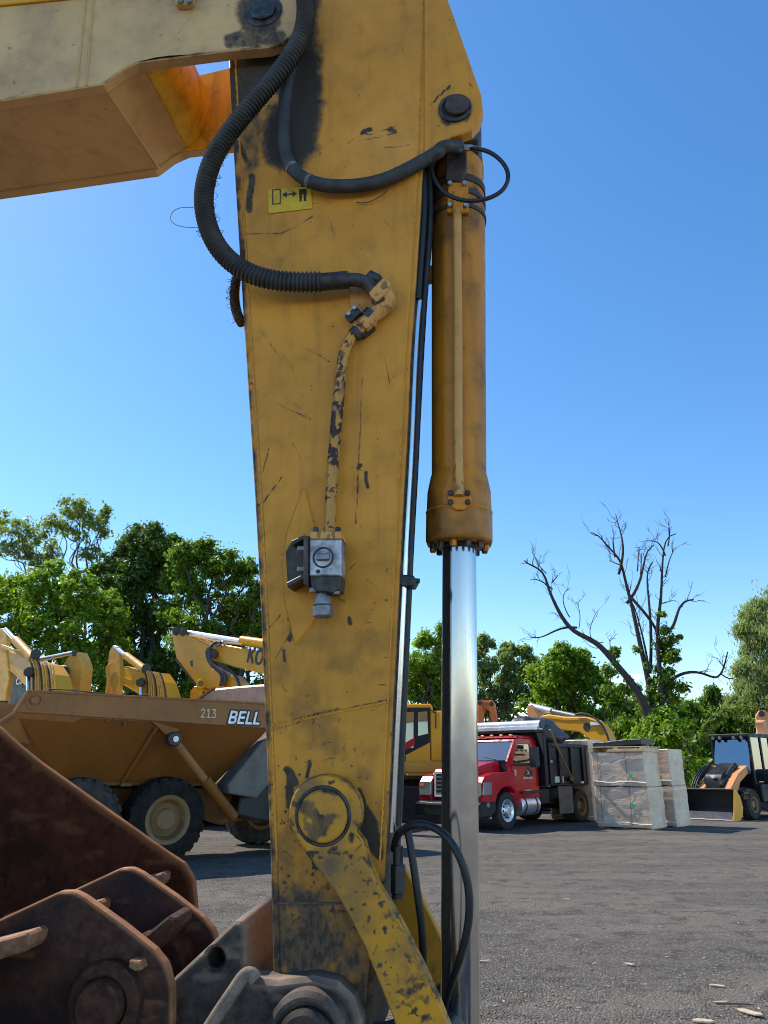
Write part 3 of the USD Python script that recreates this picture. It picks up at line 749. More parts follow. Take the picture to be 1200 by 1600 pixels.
# oil pipe down the barrel
wp = WC + cr(500, 42) + 0.026
OP = part(EX, 'oil_pipe', tube(spline([a(714, 322, wp - 0.03), a(714, 335, wp), a(714, 360, wp), a(715, 560, wp), a(716, 740, wp + 0.002), a(717, 775, wp + 0.012)], 40), 7.6 * A.mpp(715, 560, wp), 16), M['yellow_pipe'])
fl = rounded(A.poly([(700, 766), (735, 766), (737, 786), (724, 797), (712, 797), (699, 786)], wp - 0.004), 0.003)
FB = part(EX, 'pipe_flange', prism(fl, WC + cr(780, 44), wp + 0.004, 0.003), M['yellow_cyl'])
for x, y in ((704, 771), (731, 771), (704, 785), (731, 785)):
    part(FB, 'bolt', hexbolt(a(x, y, wp + 0.003), [0, 0, 1], 0.0115, 0.012), M['pin_brown'])
FT = part(EX, 'pipe_flange', [prism(rounded(A.poly([(700, 283), (731, 283), (733, 330), (698, 330)], wp), 0.004), WC + 0.06, wp - 0.006, 0.003), prism(rounded(A.poly([(708, 300), (722, 300), (724, 334), (707, 334)], wp), 0.003), wp - 0.01, wp + 0.012, 0.004)], M['yellow_cyl'])
for x, y in ((703, 288), (726, 288), (703, 322), (728, 322)):
    part(FT, 'bolt', hexbolt(a(x, y, wp - 0.006), [0, 0, 1], 0.0115, 0.014), M['zinc'])
part(EX, 'port_block', prism(rounded(A.poly([(698, 236), (729, 236), (729, 264), (722, 284), (696, 280)], wp), 0.003), WC + 0.05, wp + 0.002, 0.004), M['pin_brown'])
part(EX, 'side_lug', [prism(rounded(A.poly([(664, 420), (676, 418), (676, 440), (666, 442)], WC), 0.004), WC - 0.02, WC + 0.02, 0.003)], M['yellow_cyl'])

# hoses
def ribbed(path, r, pitch, amp, sides=16):
    s = np.r_[0, np.cumsum(np.linalg.norm(np.diff(path, axis=0), axis=1))]
    n = int(s[-1] / pitch * 6)
    sp = CubicSpline(s, path)(np.linspace(0, s[-1], n))
    return tube(sp, r + amp * np.cos(2 * np.pi * np.linspace(0, s[-1], n) / pitch), sides)
hp = [(474, -60, 0.10), (477, 0, 0.115), (473, 50, 0.125), (452, 92, 0.13), (418, 135, 0.125), (372, 190, 0.12), (336, 243, 0.12), (319, 300, 0.12), (324, 350, 0.12), (350, 398, 0.115), (398, 430, 0.10), (450, 440, 0.085), (502, 440.5, 0.075)]
BH = part(EX, 'corrugated_hose', ribbed(apath(hp, 120), 0.0365, 0.0165, 0.0042), M['hose'], smooth=60)
part(BH, 'hose_ferrule', rod(a(500, 441, 0.075), a(545, 437, 0.067), 0.034, 24, 0.004), M['steel_dark'])
part(BH, 'hose_elbow', tube(apath([(540, 438, 0.067), (560, 438, 0.063), (578, 446, 0.058), (590, 462, 0.05), (596, 476, 0.046)], 24), np.r_[np.full(20, 0.0265), np.full(4, 0.03)], 18), M['steel_dark'])
# frayed wire along the hose
rw = np.random.default_rng(17)
hpath = apath(hp, 200)
for k in range(26):
    i = int(rw.integers(86, 150)); c = hpath[i]; t = hpath[i + 1] - hpath[i - 1]; t /= np.linalg.norm(t)
    n_ = np.array([-t[1], t[0], 0.0]) * (1 if rw.random() < 0.62 else -1); n_ /= np.linalg.norm(n_)
    L = rw.uniform(0.02, 0.06); h = rw.uniform(0.006, 0.02)
    tw = rw.uniform(-0.6, 0.6)
    loop_ = [c + t * (s - 0.5) * L + n_ * (0.036 + h * math.sin(np.pi * s)) + np.array([0, 0, 1]) * (tw * 0.03 + 0.02 * (s - 0.5)) for s in np.linspace(0, 1, 8)]
    part(BH, 'frayed_wire', tube(spline(loop_, 14), 0.0011, 4), M['wire'])
part(BH, 'frayed_wire', tube(apath([(310, 326, 0.12), (288, 324, 0.13), (270, 331, 0.14), (267, 344, 0.14), (280, 353, 0.13), (312, 354, 0.12)], 30), 0.0013, 5), M['wire'])
# rusty coil sleeve behind the left edge
coil = apath([(374, 418, -0.05), (367, 450, -0.06), (368, 480, -0.06), (378, 505, -0.05)], 40)
CS = part(EX, 'coil_sleeve', ribbed(coil, 0.017, 0.013, 0.005, 12), M['wire_rust'], smooth=60)
for k in range(14):
    c = coil[int(rw.integers(2, 38))]
    part(CS, 'frayed_wire', tube(spline([c + [0, 0, 0.02], c + [rw.uniform(-.035, 0), rw.uniform(-.02, .02), 0.02], c + [rw.uniform(-.03, .02), rw.uniform(-.03, .03), 0.03], c + [0, rw.uniform(-.03, .0), 0.02]], 12), 0.001, 4), M['wire'])
sh = [(470, 60, 0.06), (455, 100, 0.06), (446, 150, 0.055), (443, 200, 0.05), (446, 240, 0.05), (461, 268, 0.05), (492, 286, 0.045), (540, 291, 0.04), (590, 284, 0.035), (630, 268, 0.03), (664, 250, 0.02)]
SHP = apath(sh, 90)
SH = part(EX, 'rubber_hose', tube(SHP, 0.0275, 18), M['hose'], smooth=60)
for i, c in ((int(len(SHP) * 0.53), 0), (int(len(SHP) * 0.6), 1)):
    q = SHP[i]; t = SHP[i + 1] - SHP[i - 1]
    part(SH, 'hose_band', rod(q - t * 0.3, q + t * 0.25, 0.0292, 18), M['hose_band'])
part(SH, 'hose_ferrule', rod(SHP[-1], a(690, 234, 0.012), 0.0275, 20, 0.003), M['steel_dark'])
part(SH, 'hose_elbow', tube(apath([(684, 238, 0.014), (698, 229, 0.008), (709, 229, -0.005), (714, 238, wp - 0.04), (714, 262, wp - 0.06)], 24), 0.0265, 18), M['steel_dark'])
# hanging wisp from the hose
part(SH, 'frayed_wire', tube(apath([(604, 289, 0.03), (605, 297, 0.03), (594, 307, 0.02), (578, 315, 0.012), (557, 316, 0.01)], 26), 0.002, 5), M['wire'])
part(EX, 'grease_hose', tube(apath([(724, 231, -0.05), (742, 232, -0.02), (765, 238, 0.0), (786, 255, 0.0), (794, 275, 0.0), (786, 296, 0.0), (765, 309, 0.0), (735, 314, 0.0), (710, 309, 0.0), (690, 296, -0.01), (678, 278, -0.02), (672, 258, -0.03)], 70), 0.0088, 10), M['hose_black'], smooth=60)
part(EX, 'hose_fitting', [rod(a(716, 231, -0.04), a(738, 231, -0.03), 0.0125, 6), rod(a(736, 231, -0.03), a(752, 233, -0.015), 0.0105, 12)], M['zinc'])

# swivel fitting and steel pipe on the side plate
SW = part(EX, 'swivel_fitting', [tube(apath([(590, 470, 0.045), (601, 461, 0.045), (606, 470, 0.04), (596, 482, 0.036), (580, 497, 0.034), (566, 510, 0.034)], 26), 0.031, 20),
     prism(rounded(A.poly([(577, 462), (600, 438), (612, 447), (606, 460), (590, 476)], 0.06), 0.006), 0.03, 0.085, 0.005)], M['yellow_pipe'])
part(SW, 'nut', rod(a(575, 433, 0.05), a(592, 441, 0.05), 0.03, 6, 0.003), M['steel_dark'])
part(SW, 'collar', [rod(a(582, 489, 0.036), a(573, 499, 0.035), 0.0325, 20)], M['steel_dark'])
MB = part(EX, 'mounting_bracket', [prism(rounded(A.poly([(545, 452), (563, 450), (600, 488), (590, 500), (572, 500), (548, 480)], 0.0), 0.004), 0.0, 0.012, 0.002),
     prism(rounded(A.poly([(536, 494), (556, 474), (590, 507), (570, 524)], 0.02), 0.004), 0.0, 0.03, 0.003)], M['yellow_pipe'])
part(MB, 'clamp_plate', prism(rounded(A.poly([(538, 494), (556, 477), (565, 487), (547, 503)], 0.05), 0.003), 0.03, 0.05, 0.003), M['steel_dark'])
for x, y in ((545, 491), (554, 482)):
    part(MB, 'bolt', hexbolt(a(x, y, 0.05), [0, 0, 1], 0.0095, 0.01), M['zinc'])
part(MB, 'clamp_plate', prism(rounded(A.poly([(564, 520), (582, 505), (586, 510), (568, 525)], 0.03), 0.002), 0.0, 0.03, 0.002), M['steel_dark'])
spm = tube(apath([(572, 504, 0.034), (560, 517, 0.034), (546, 532, 0.034), (537, 555, 0.034), (531, 600, 0.033), (524, 680, 0.033), (518, 760, 0.035), (515, 838, 0.045)], 260), 9.0 * A.mpp(525, 650), 24)
SQ = np.stack(A.pix(spm.vertices), 1)
sn = fbm(np.asarray(spm.vertices) * [75, 60, 75], 4, 71)
sw = np.clip((sn - 0.56 + 0.17 * np.exp(-((SQ[:, 1] - 675) / 75) ** 2)) * 9, 0, 0.95)
SP = part(EX, 'steel_pipe', spm,
          paint('bare_chipped_pipe', (0.50, 0.235, 0.04), 0.5, chip=0.50, chip_col=(0.04, 0.024, 0.02), dirt_amt=0.3, scale=0.8), smooth=True, wear=np.column_stack([sw, 0 * sw + 0.15, 0 * sw]))
part(SP, 'pipe_clamp', rod(a(560, 517, 0.034), a(552, 525, 0.034), 0.028, 18, 0.003), M['steel_dark'])

# rotary valve block
VB = part(EX, 'valve_block', [prism(rounded(A.poly([(483, 842), (533, 842), (533, 900), (483, 900)], 0.125), 0.003), 0.035, 0.125, 0.005)], plain('scuffed_valve_steel', (0.30, 0.30, 0.31), 0.36, 0.7, var=0.65, scale=14, bump=0.3))
part(VB, 'valve_cap', prism(rounded(A.poly([(485, 830), (532, 830), (535, 842), (484, 842)], 0.12), 0.002), 0.03, 0.122, 0.003), M['yellow_pipe'])
vc = a(505, 871, 0.125)
part(VB, 'port_ring', disc(vc, 0.037, 0.122, 0.1285, 0.002, hole=0.031), M['steel_dark'])
part(VB, 'port_plug', [disc(vc, 0.031, 0.10, 0.124, 0.002), prism(rounded([(vc[0] - .022, vc[1] - .011), (vc[0] + .022, vc[1] - .011), (vc[0] + .022, vc[1] + .011), (vc[0] - .022, vc[1] + .011)], .004), 0.12, 0.138, 0.003)], M['steel'])
part(VB, 'grub_screw', disc(a(497, 893, 0.125), 0.008, 0.12, 0.1275, 0.001, n=6), M['ink'])
part(VB, 'lower_flange', prism(rounded(A.poly([(484, 900), (533, 900), (531, 922), (520, 927), (494, 924), (485, 915)], 0.11), 0.003), 0.03, 0.115, 0.004), M['steel_dark'])
for x, y, w_ in ((490, 921, 0.10), (525, 924, 0.10)):
    part(VB, 'bolt', rod(a(x, y - 3, w_), a(x, y + 5, w_), 0.0135, 6, 0.002), M['steel'])
for x in (493, 528):
    part(VB, 'bolt', rod(a(x, 831, 0.09), a(x, 824, 0.09), 0.0105, 6, 0.002), M['steel_dark'])
part(VB, 'hose_fitting', [rod(a(505, 922, 0.07), a(505, 946, 0.07), 0.026, 24, 0.003, 0.031), rod(a(505, 945, 0.07), a(505, 965, 0.07), 0.036, 6, 0.006)], M['steel'])
VBR = part(EX, 'valve_bracket', [prism(A.poly([(476, 838), (483, 838), (483, 918), (476, 914)], 0.11), 0.0, 0.125, 0.002),
     prism(A.poly([(456, 846), (478, 836), (478, 842), (458, 853)], 0.09), 0.0, 0.10, 0.002), prism(A.poly([(449, 911), (476, 897), (480, 903), (450, 918)], 0.09), 0.0, 0.10, 0.002),
     prism(A.poly([(447, 862), (457, 846), (478, 842), (478, 904), (450, 914)], 0.01), 0.004, 0.016, 0.002)], plain('brown_bracket_steel', (0.06, 0.045, 0.038), 0.5, 0.4, var=0.5, scale=18))
for y in (858, 890):
    part(VBR, 'bolt', rod(a(465, y, 0.085), a(477, y, 0.085), 0.013, 6, 0.002), M['steel'])

# tube and hose that run down the arm's front edge
Rf = lambda y: float(np.interp(y, RE[:, 1], RE[:, 0]))
EDGE = [(y, Rf(y)) for y in (470, 560, 700, 850, 1000, 1150, 1300)]
part(EX, 'steel_tube', tube(apath([(x + 6.0, y, -0.055) for y, x in EDGE], 40), 0.0135, 14), M['blue_rod'])
part(EX, 'black_hose', tube(apath([(662, 240, -0.10)] + [(x + 13.5, y, -0.09) for y, x in [(y, Rf(y)) for y in (330, 450, 560, 700, 850, 1000, 1150, 1290)]], 60), 0.0155, 12), M['hose_black'], smooth=60)
part(EX, 'black_hose', tube(apath([(657, 232, -0.04)] + [(x + 4, y, -0.045) for y, x in [(y, Rf(y)) for y in (330, 400, 468)]], 30), 0.015, 12), M['hose_black'], smooth=60)
part(EX, 'black_hose', tube(apath([(668, 250, -0.18)] + [(x + 14, y, -0.17) for y, x in [(y, Rf(y)) for y in (330, 450, 640, 850, 1000, 1150, 1260)]], 60), 0.015, 12), M['hose_black'], smooth=60)
TC = part(EX, 'tube_clamp', prism(rounded(A.poly([(624, 897), (646, 899), (651, 907), (646, 916), (624, 915)], -0.03), 0.004), -0.11, -0.03, 0.004), M['steel_dark'])
part(TC, 'bolt', [rod(a(644, 907, -0.05), a(656, 908, -0.05), 0.010, 6, 0.002)], M['steel_dark'])

# fittings and loops at the lower front edge
part(EX, 'hose_fitting', [rod(a(622, 1322, -0.06), a(622, 1352, -0.06), 0.0165, 14), rod(a(622, 1350, -0.06), a(622, 1396, -0.06), 0.024, 6, 0.003), rod(a(621, 1392, -0.06), a(621, 1404, -0.06), 0.018, 14)], M['steel_dark'])
part(EX, 'black_hose', tube(apath([(616, 1330, -0.09), (622, 1305, -0.07), (640, 1291, -0.03), (664, 1289, 0.0), (692, 1302, 0.03), (716, 1335, 0.05), (731, 1382, 0.05), (733, 1430, 0.04), (724, 1480, 0.0), (708, 1530, -0.07), (694, 1575, -0.14), (688, 1620, -0.2)], 90), 0.0125, 12), M['hose_black'], smooth=60)
part(EX, 'black_hose', tube(apath([(636, 1294, -0.06), (641, 1320, -0.05), (650, 1380, -0.04), (658, 1440, -0.05), (661, 1490, -0.08), (650, 1560, -0.16), (620, 1595, -0.2)], 60), 0.0125, 12), M['hose_black'], smooth=60)
part(EX, 'black_hose', tube(apath([(700, 1310, 0.028), (722, 1352, 0.045), (733, 1400, 0.05), (729, 1450, 0.035), (716, 1500, -0.02), (703, 1550, -0.1)], 50), 0.008, 10), M['hose_black'], smooth=60)
part(EX, 'black_hose', tube(apath([(560, 1596, -0.05), (600, 1602, -0.08), (640, 1585, -0.14), (668, 1560, -0.2)], 40), 0.011, 10), M['hose_black'], smooth=60)

# link arms
t_ = np.linspace(math.radians(-30), math.radians(205), 30)
boss = [(508 + 57 * math.cos(q), 1270 - 60 * math.sin(q)) for q in t_]
link_px = boss + [(462, 1305), (478, 1335), (500, 1362), (524, 1394), (545, 1430), (566, 1472), (588, 1524), (606, 1570), (628, 1630), (640, 1680), (735, 1680), (705, 1612), (686, 1565), (660, 1508), (634, 1456), (612, 1416), (592, 1384), (578, 1350), (569, 1315)]
lk_poly = Polygon(A.poly(link_px, 0.065)).buffer(0.004).buffer(-0.004)
lk = prism(lk_poly, 0.006, 0.065, 0.006, fine=0.006)
KP = np.stack(A.pix(lk.vertices), 1)
kn = lambda s, seed: fbm(np.column_stack([KP / s, 0 * KP[:, 0]]), 4, seed)
kw = np.zeros((len(KP), 3))
kd = np.abs(np.hypot(KP[:, 0] - 505, KP[:, 1] - 1275) - 40)
kw[:, 0] = np.clip(0.75 - kd / 9, 0, 0.7) * (0.5 + kn(10, 4))
edge_d = seg_dist(KP, link_px + [link_px[0]])
kw[:, 0] = np.maximum(kw[:, 0], np.clip(1 - edge_d / 4.5, 0, 1) * (0.25 + 0.85 * kn(18, 6)))
kw[:, 0] = np.maximum(kw[:, 0], strokes(KP, r1, 90, 460, 690, 1220, 1600, 2, 20, (1.2, 4.0), 20, 140))
for c, rr in (((521, 1327), 9), ((550, 1310), 9), ((548, 1340), 7), ((615, 1483), 6), ((592, 1508), 8), ((640, 1550), 8), ((665, 1590), 10), ((520, 1222), 6), ((460, 1260), 9), ((572, 1395), 4)):
    kw[:, 0] = np.maximum(kw[:, 0], np.clip(1.1 - np.hypot(*(KP + 9 * np.column_stack([kn(9, 7) - .5, kn(9, 8) - .5]) * 2 - c).T) / rr / 1.2, 0, 1))
kw[:, 0] = np.maximum(kw[:, 0], np.clip((kn(9, 23) - 0.60) * 7, 0, 0.75) * np.clip((KP[:, 1] - 1190) / 90, 0.2, 1))
kw[:, 0] = np.maximum(kw[:, 0], np.clip(1 - edge_d / 9, 0, 1) * np.clip((kn(30, 27) - 0.42) * 4, 0, 0.8))
kw[:, 0] = np.maximum(kw[:, 0], np.clip((kn(34, 33) - 0.60) * 5, 0, 0.62) * (0.3 + 1.2 * kn(5, 35)))
kw[:, 1] = np.clip(kn(40, 15) * 2.2 - 0.65, 0, 0.95)
LK = part(EX, 'link_arm', lk, M['yellow_link'], smooth=False, wear=np.clip(kw, 0, 1))
pc = a(504, 1275, 0.07)
kb = A.mpp(504, 1275)
cap = disc(pc, 38 * kb, 0.05, 0.079, 0.006, n=48, fine=0.01)
cn = fbm(np.asarray(cap.vertices) * [24, 24, 3], 4, 5)
part(LK, 'pin_cap', cap, M['yellow_link'], smooth=False, wear=np.column_stack([np.clip((cn - 0.50) * 5, 0, 0.7), cn * 0.6, 0 * cn]))
part(LK, 'pin_hole', disc(pc, 0.006, 0.07, 0.0798, n=10), M['ink'])
part(LK, 'pin_ring', disc(pc, 44 * kb, 0.05, 0.0685, 0.003, n=48, hole=38.4 * kb), M['steel_dark'])
part(EX, 'link_arm', prism(lk_poly, -TH - 0.065, -TH - 0.006, 0.006), M['yellow_link'])
part(EX, 'link_pin', rod((pc[0], pc[1], -TH - 0.08), (pc[0], pc[1], 0.05), 34 * kb, 32), M['steel_dark'])
lo = a(690, 1660, 0.03)
part(EX, 'link_pin', rod((lo[0], lo[1], -TH - 0.09), (lo[0], lo[1], 0.09), 0.075, 32), M['steel_dark'])

# ------------------------------------------------------------------ boom
bl_px = [(-900, 330), (-300, 205), (0, 157), (160, 131), (190, 109), (216, 97), (300, 86), (362, 78), (418, 73), (442, 66), (460, 50), (470, 26), (470, 0), (462, -24), (440, -46), (405, -56)]
tp_px = [(300, -150), (135, -130), (0, -110), (-300, -70), (-900, 0)]
WB0, WB1 = 0.03, 0.085
near = Polygon(A.poly(bl_px + tp_px, WB1)).buffer(0.002)
nb = prism(near, WB0, WB1, 0.005, fine=0.014)
BP = np.stack(A.pix(nb.vertices), 1)
bn = lambda s, seed: fbm(np.column_stack([BP / s, 0 * BP[:, 0]]), 4, seed)
bw = np.zeros((len(BP), 3))
bw[:, 0] = strokes(BP, r1, 50, 0, 450, 0, 150, 1, 8, (1.5, 3.0), 0, 180) * 0.8
BQ = BP + 16 * np.column_stack([bn(14, 3) - .5, bn(14, 4) - .5])
bw[:, 0] = np.maximum(bw[:, 0], np.clip(1.25 - np.maximum(np.hypot(BQ[:, 0] - 405, BQ[:, 1] - 22) - 24, 0) / 18, 0, 1) * 0.8)
bw[:, 0] = np.maximum(bw[:, 0], poly_in(BQ, [(350, 52), (400, 40), (450, 45), (460, 60), (440, 75), (355, 80)], 12) * 0.75)
bw[:, 0] = np.maximum(bw[:, 0], np.clip(1 - seg_dist(BP, bl_px) / 5, 0, 1) * (0.1 + 0.9 * bn(18, 9)))
for pts in ([(280, 52), (299, 20)], [(299, 18), (335, 46)], [(250, 60), (256, 45)]):
    bw[:, 0] = np.maximum(bw[:, 0], np.clip(1.5 - seg_dist(BP, pts) / 1.8, 0, 1) * bn(8, 2))
bw[:, 1] = np.clip(bn(60, 11) * 1.4 - 0.5, 0, 0.5); bw[:, 2] = bn(90, 13)
BM = part(EX, 'boom', nb, M['boom_paint'], smooth=False, wear=np.clip(bw, 0, 1))
tp_far = [(300, -46), (135, -4), (0, 10), (-300, 60), (-900, 120)]
far_ = Polygon(A.poly(bl_px + tp_far, WB1)).buffer(0.002)
part(BM, 'far_plate', prism(far_, -TH - 0.085, -TH - 0.03, 0.005), M['boom_paint'])
bot = [tuple(a(x, y, WB1)[:2]) for x, y in bl_px[:6]]
lift = lambda pts, d: [(x, y + d) for x, y in pts]
part(BM, 'bottom_plate', [bent_plate(lift(bot, 0.022), 0.03, -TH - 0.03, WB0)], M['boom_paint'])
bx, by = bot[-1]
part(BM, 'nose_wall', bent_plate(spline([(bx - 0.05, by + 0.025, 0), (bx + 0.06, by + 0.07, 0), (bx + 0.09, by + 0.2, 0), (bx + 0.06, by + 0.40, 0)], 20)[:, :2], 0.03, -TH - 0.03, WB0), M['boom_bounce_lit'])
part(BM, 'fork_lit_face', prism(far_.buffer(-0.004).intersection(Polygon([(bx - 0.02, -9), (bx + 9, -9), (bx + 9, 9), (bx - 0.02, 9)])), -TH - 0.035, -TH - 0.024), M['boom_bounce_lit'])  # added thin plate carrying the brightened colour over the far fork face
top = [tuple(a(x, y, WB1)[:2]) for x, y in tp_far[1:]]
part(BM, 'top_plate', bent_plate(lift(top, -0.02), 0.025, -TH - 0.03, WB0), M['boom_paint'])
for pts in ([(135, -2), (128, 60), (120, 136)], [(147, -4), (141, 60), (135, 134)]):
    part(BM, 'weld_bead', tube(apath([(x, y, WB1 + 0.001) for x, y in pts], 40), 0.004, 6), M['boom_paint'])
part(BM, 'weld_bead', tube(np.array([(*bot[3], WB0), (bot[3][0] + 0.02, bot[3][1] + 0.004, -TH - 0.03)]) + [0, 0.004, 0], 0.007, 6), M['boom_paint'])
part(BM, 'stiffener', prism(A.poly([(-300, 40), (-300, -40), (0, -90), (140, -110), (140, -3), (0, 11)], WB1), WB1 - 0.002, WB1 + 0.012, 0.004), M['yellow_far'])
bpc = a(412, 18, WB1)
part(BM, 'boom_pin', [disc(bpc, 0.062, 0.06, 0.108, 0.006, n=8), disc(bpc, 0.085, 0.07, 0.092, 0.004)], M['steel_dark'])
part(BM, 'boom_pin', rod((bpc[0], bpc[1], -TH - 0.11), (bpc[0], bpc[1], 0.07), 0.06, 24), M['steel_dark'])
BB = part(BM, 'hose_bracket', prism(rounded(A.poly([(274, -8), (306, -8), (303, 8), (295, 13), (277, 12)], WB1 + 0.01), 0.004), WB1, WB1 + 0.03, 0.003), M['boom_paint'])
part(BM, 'bolt', [hexbolt(a(x, 3, WB1 + 0.03), [0, 0, 1], 0.016, 0.014) for x in (283, 297)], M['steel'])
s0, s1 = a(-700, -60, -0.21), a(250, -215, -0.21)
part(EX, 'stick_cylinder', rod(s0, s1, 0.10, 36, 0.01), M['yellow_far'])
part(EX, 'stick_cylinder_rod', rod(s1, a(430, -255, -0.21), 0.055, 24), M['chrome'])

# ------------------------------------------------------------------ coupler on the stick nose
def worn_cast(mesh, poly, reach):
    import shapely
    v = np.asarray(mesh.vertices); d = shapely.distance(poly.exterior, shapely.points(v[:, 0], v[:, 1]))
    n = fbm(v * [16, 16, 16], 4, 47); n2 = fbm(v * [9, 26, 9], 4, 49)
    return np.column_stack([np.clip(np.clip(1.1 - d / reach, 0, 1) * (0.3 + n) + np.clip((n2 - 0.60) * 4, 0, 0.4), 0, 1) * np.clip((v[:, 2] - v[:, 2].max() + 0.05) / 0.03, 0.12, 1), 0 * d, 0 * d])
face = rounded(A.poly([(240, 1680), (262, 1548), (272, 1528), (330, 1474), (366, 1440), (378, 1440), (383, 1454), (384, 1535), (330, 1660)], -0.02), 0.012)
face = face.difference(Point(*a(336, 1497, -0.02)[:2]).buffer(0.031, quad_segs=10))
arm_ = rounded(A.poly([(300, 1690), (312, 1625), (345, 1572), (374, 1528), (385, 1518), (396, 1530), (432, 1533), (490, 1526), (528, 1535), (552, 1558), (565, 1598), (568, 1690)], 0.075), 0.012)
fm = prism(face, -0.40, -0.02, 0.009, fine=0.010); am_ = prism(arm_, -0.03, 0.075, 0.014, fine=0.010)
part(EX, 'coupler', trimesh.util.concatenate([fm, am_]), M['cast'], smooth=False, wear=np.vstack([worn_cast(fm, face, 0.016), worn_cast(am_, arm_, 0.028)]))
CP = '/World/excavator/coupler'
part(CP, 'hole_liner', disc(a(336, 1497, -0.02), 0.034, -0.30, -0.22, n=24), M['ink'])
part(CP, 'cross_block', prism(rounded(A.poly([(372, 1462), (384, 1434), (402, 1421), (420, 1427), (430, 1448), (436, 1660), (384, 1660)], -0.38), 0.02), -0.46, -0.15, 0.02), M['cast_brown'])
cb = a(485, 1612, 0.075)
part(CP, 'pin_boss', [disc(cb, 0.122, 0.06, 0.135, 0.014, n=56, hole=0.084)], M['cast_brown'])
part(CP, 'pin_end', [disc(cb, 0.083, 0.07, 0.16, 0.014, n=48), disc(cb, 0.03, 0.15, 0.169, 0.004)], M['cast'])
part(CP, 'pin', rod((cb[0], cb[1], -TH - 0.1), (cb[0], cb[1], 0.07), 0.10, 32), M['steel_dark'])
part(CP, 'edge_rib', tube(apath([(318, 1622, 0.07), (345, 1578, 0.072), (372, 1538, 0.072), (386, 1522, 0.07), (400, 1532, 0.07)], 30), 0.021, 14), M['cast_tan'])
part(CP, 'far_ear', prism(rounded(A.poly([(400, 1690), (396, 1530), (432, 1533), (490, 1526), (528, 1535), (552, 1558), (565, 1598), (568, 1690)], 0.075), 0.006), -TH - 0.09, -TH - 0.01, 0.012), M['cast'])

# ------------------------------------------------------------------ bucket held in the coupler
BK = thing('excavator_bucket', 'dark rusty digging bucket with two hooked ears in the coupler', 'bucket', A)
ear_px = [(-150, 1505), (0, 1436), (90, 1394), (112, 1393), (128, 1401), (190, 1445), (240, 1485), (258, 1508), (268, 1545), (268, 1600), (250, 1680), (-150, 1690)]
ear = Polygon(A.poly(ear_px, 0.045)).buffer(-0.05, quad_segs=12).buffer(0.05, quad_segs=12).simplify(0.0006)
fp = [(-400, 840), (0, 1140), (28, 1166), (60, 1192), (255, 1330), (286, 1350), (300, 1374), (304, 1408), (304, 1480), (270, 1640), (150, 1760), (-500, 1760)]
side = Polygon(A.poly(fp, -0.93)).buffer(-0.05, quad_segs=10).buffer(0.05, quad_segs=10).simplify(0.0008)
def sunlit_edge_wear(mesh, poly, reach=0.012):  # worn rusty edges, with their sunlit brightness painted in as well
    import shapely
    v = np.asarray(mesh.vertices); d = shapely.distance(poly.exterior, shapely.points(v[:, 0], v[:, 1]))
    n = fbm(v * [14, 14, 14], 4, 3)
    s_ = fbm(v * [7, 24, 7] + 3.3, 4, 19)
    return np.column_stack([np.clip(np.clip(1 - d / reach, 0, 1) * np.clip(0.2 + 1.1 * n, 0, 1) + np.clip((s_ - 0.63) * 3, 0, 0.22), 0, 1), 0 * d, 0 * d])
for w0 in (0.005, -0.42):
    e = prism(ear, w0 - 0.005, w0 + 0.04, 0.006, fine=0.008)
    E = part(BK, 'ear', e, M['rust_ear'], smooth=False, wear=sunlit_edge_wear(e, ear))
    bc = a(170, 1562, 0.045)
    if w0 > -0.1:
        part(E, 'pin_boss', [disc(bc, 0.118, w0 + 0.03, w0 + 0.085, 0.008, n=44, hole=0.074)], M['rust_ear'])
        part(E, 'pin_end', [disc(bc, 0.073, w0 + 0.03, w0 + 0.125, 0.008, n=40), disc(bc, 0.006, w0 + 0.12, w0 + 0.127, n=8)], M['rust_ear'])
        part(E, 'stop_block', prism(rounded(A.poly([(202, 1500), (218, 1503), (222, 1516), (210, 1518), (200, 1512)], 0.09), 0.004), w0 + 0.03, w0 + 0.085, 0.004), M['rust_edge'])
    else:
        part(E, 'pin_boss', rod((bc[0], bc[1], w0 + 0.03), (bc[0], bc[1], w0 + 0.16), 0.12, 36, 0.01), M['rust_ear'])
        part(E, 'pin', rod((bc[0] + 0.01, bc[1] - 0.01, w0 + 0.1), (bc[0] + 0.01, bc[1] - 0.01, w0 + 0.30), 0.08, 32, 0.008), M['rust_ear'])
        part(E, 'hook_block', prism(rounded(A.poly([(206, 1486), (226, 1462), (262, 1432), (274, 1436), (274, 1452), (258, 1476), (236, 1494)], -0.2), 0.01), -0.36, -0.2, 0.008), M['rust_ear'])
for w0 in (-0.96, 0.56):
    e = prism(side, w0 - 0.02, w0 + 0.02, 0.006, fine=0.02)
    part(BK, 'side_plate', e, M['rust'], smooth=False, wear=sunlit_edge_wear(e, side, 0.03))
tp = A.poly([(-260, 1500), (66, 1443), (76, 1447), (74, 1462), (60, 1475), (-260, 1540)], 0.2)
pu = a(75, 1445, 0.045)
off = pu[0] - max(x for x, y in tp)
for w_ in (0.045, -0.38, -0.94):
    part(BK, 'rib', prism(rounded([(pu[0] - 0.75, pu[1] - 0.27), (pu[0] - 0.015, pu[1] - 0.055), (pu[0], pu[1] - 0.035), (pu[0] + 0.002, pu[1] - 0.01), (pu[0] - 0.012, pu[1]), (pu[0] - 0.75, pu[1] - 0.19)], 0.006), w_ - 0.01, w_ + (0.10 if w_ > 0 else 0.07), 0.006), M['rust_edge'])
part(BK, 'top_plate', prism([(pu[0] - 0.95, pu[1] - 0.62), (pu[0] + 0.1, pu[1] - 0.45), (pu[0] + 0.1, pu[1] - 0.42), (pu[0] - 0.95, pu[1] - 0.58)], -0.94, 0.54, 0.004), M['rust'])
sc = np.array(side.exterior.coords)
umin = sc[:, 0].min()
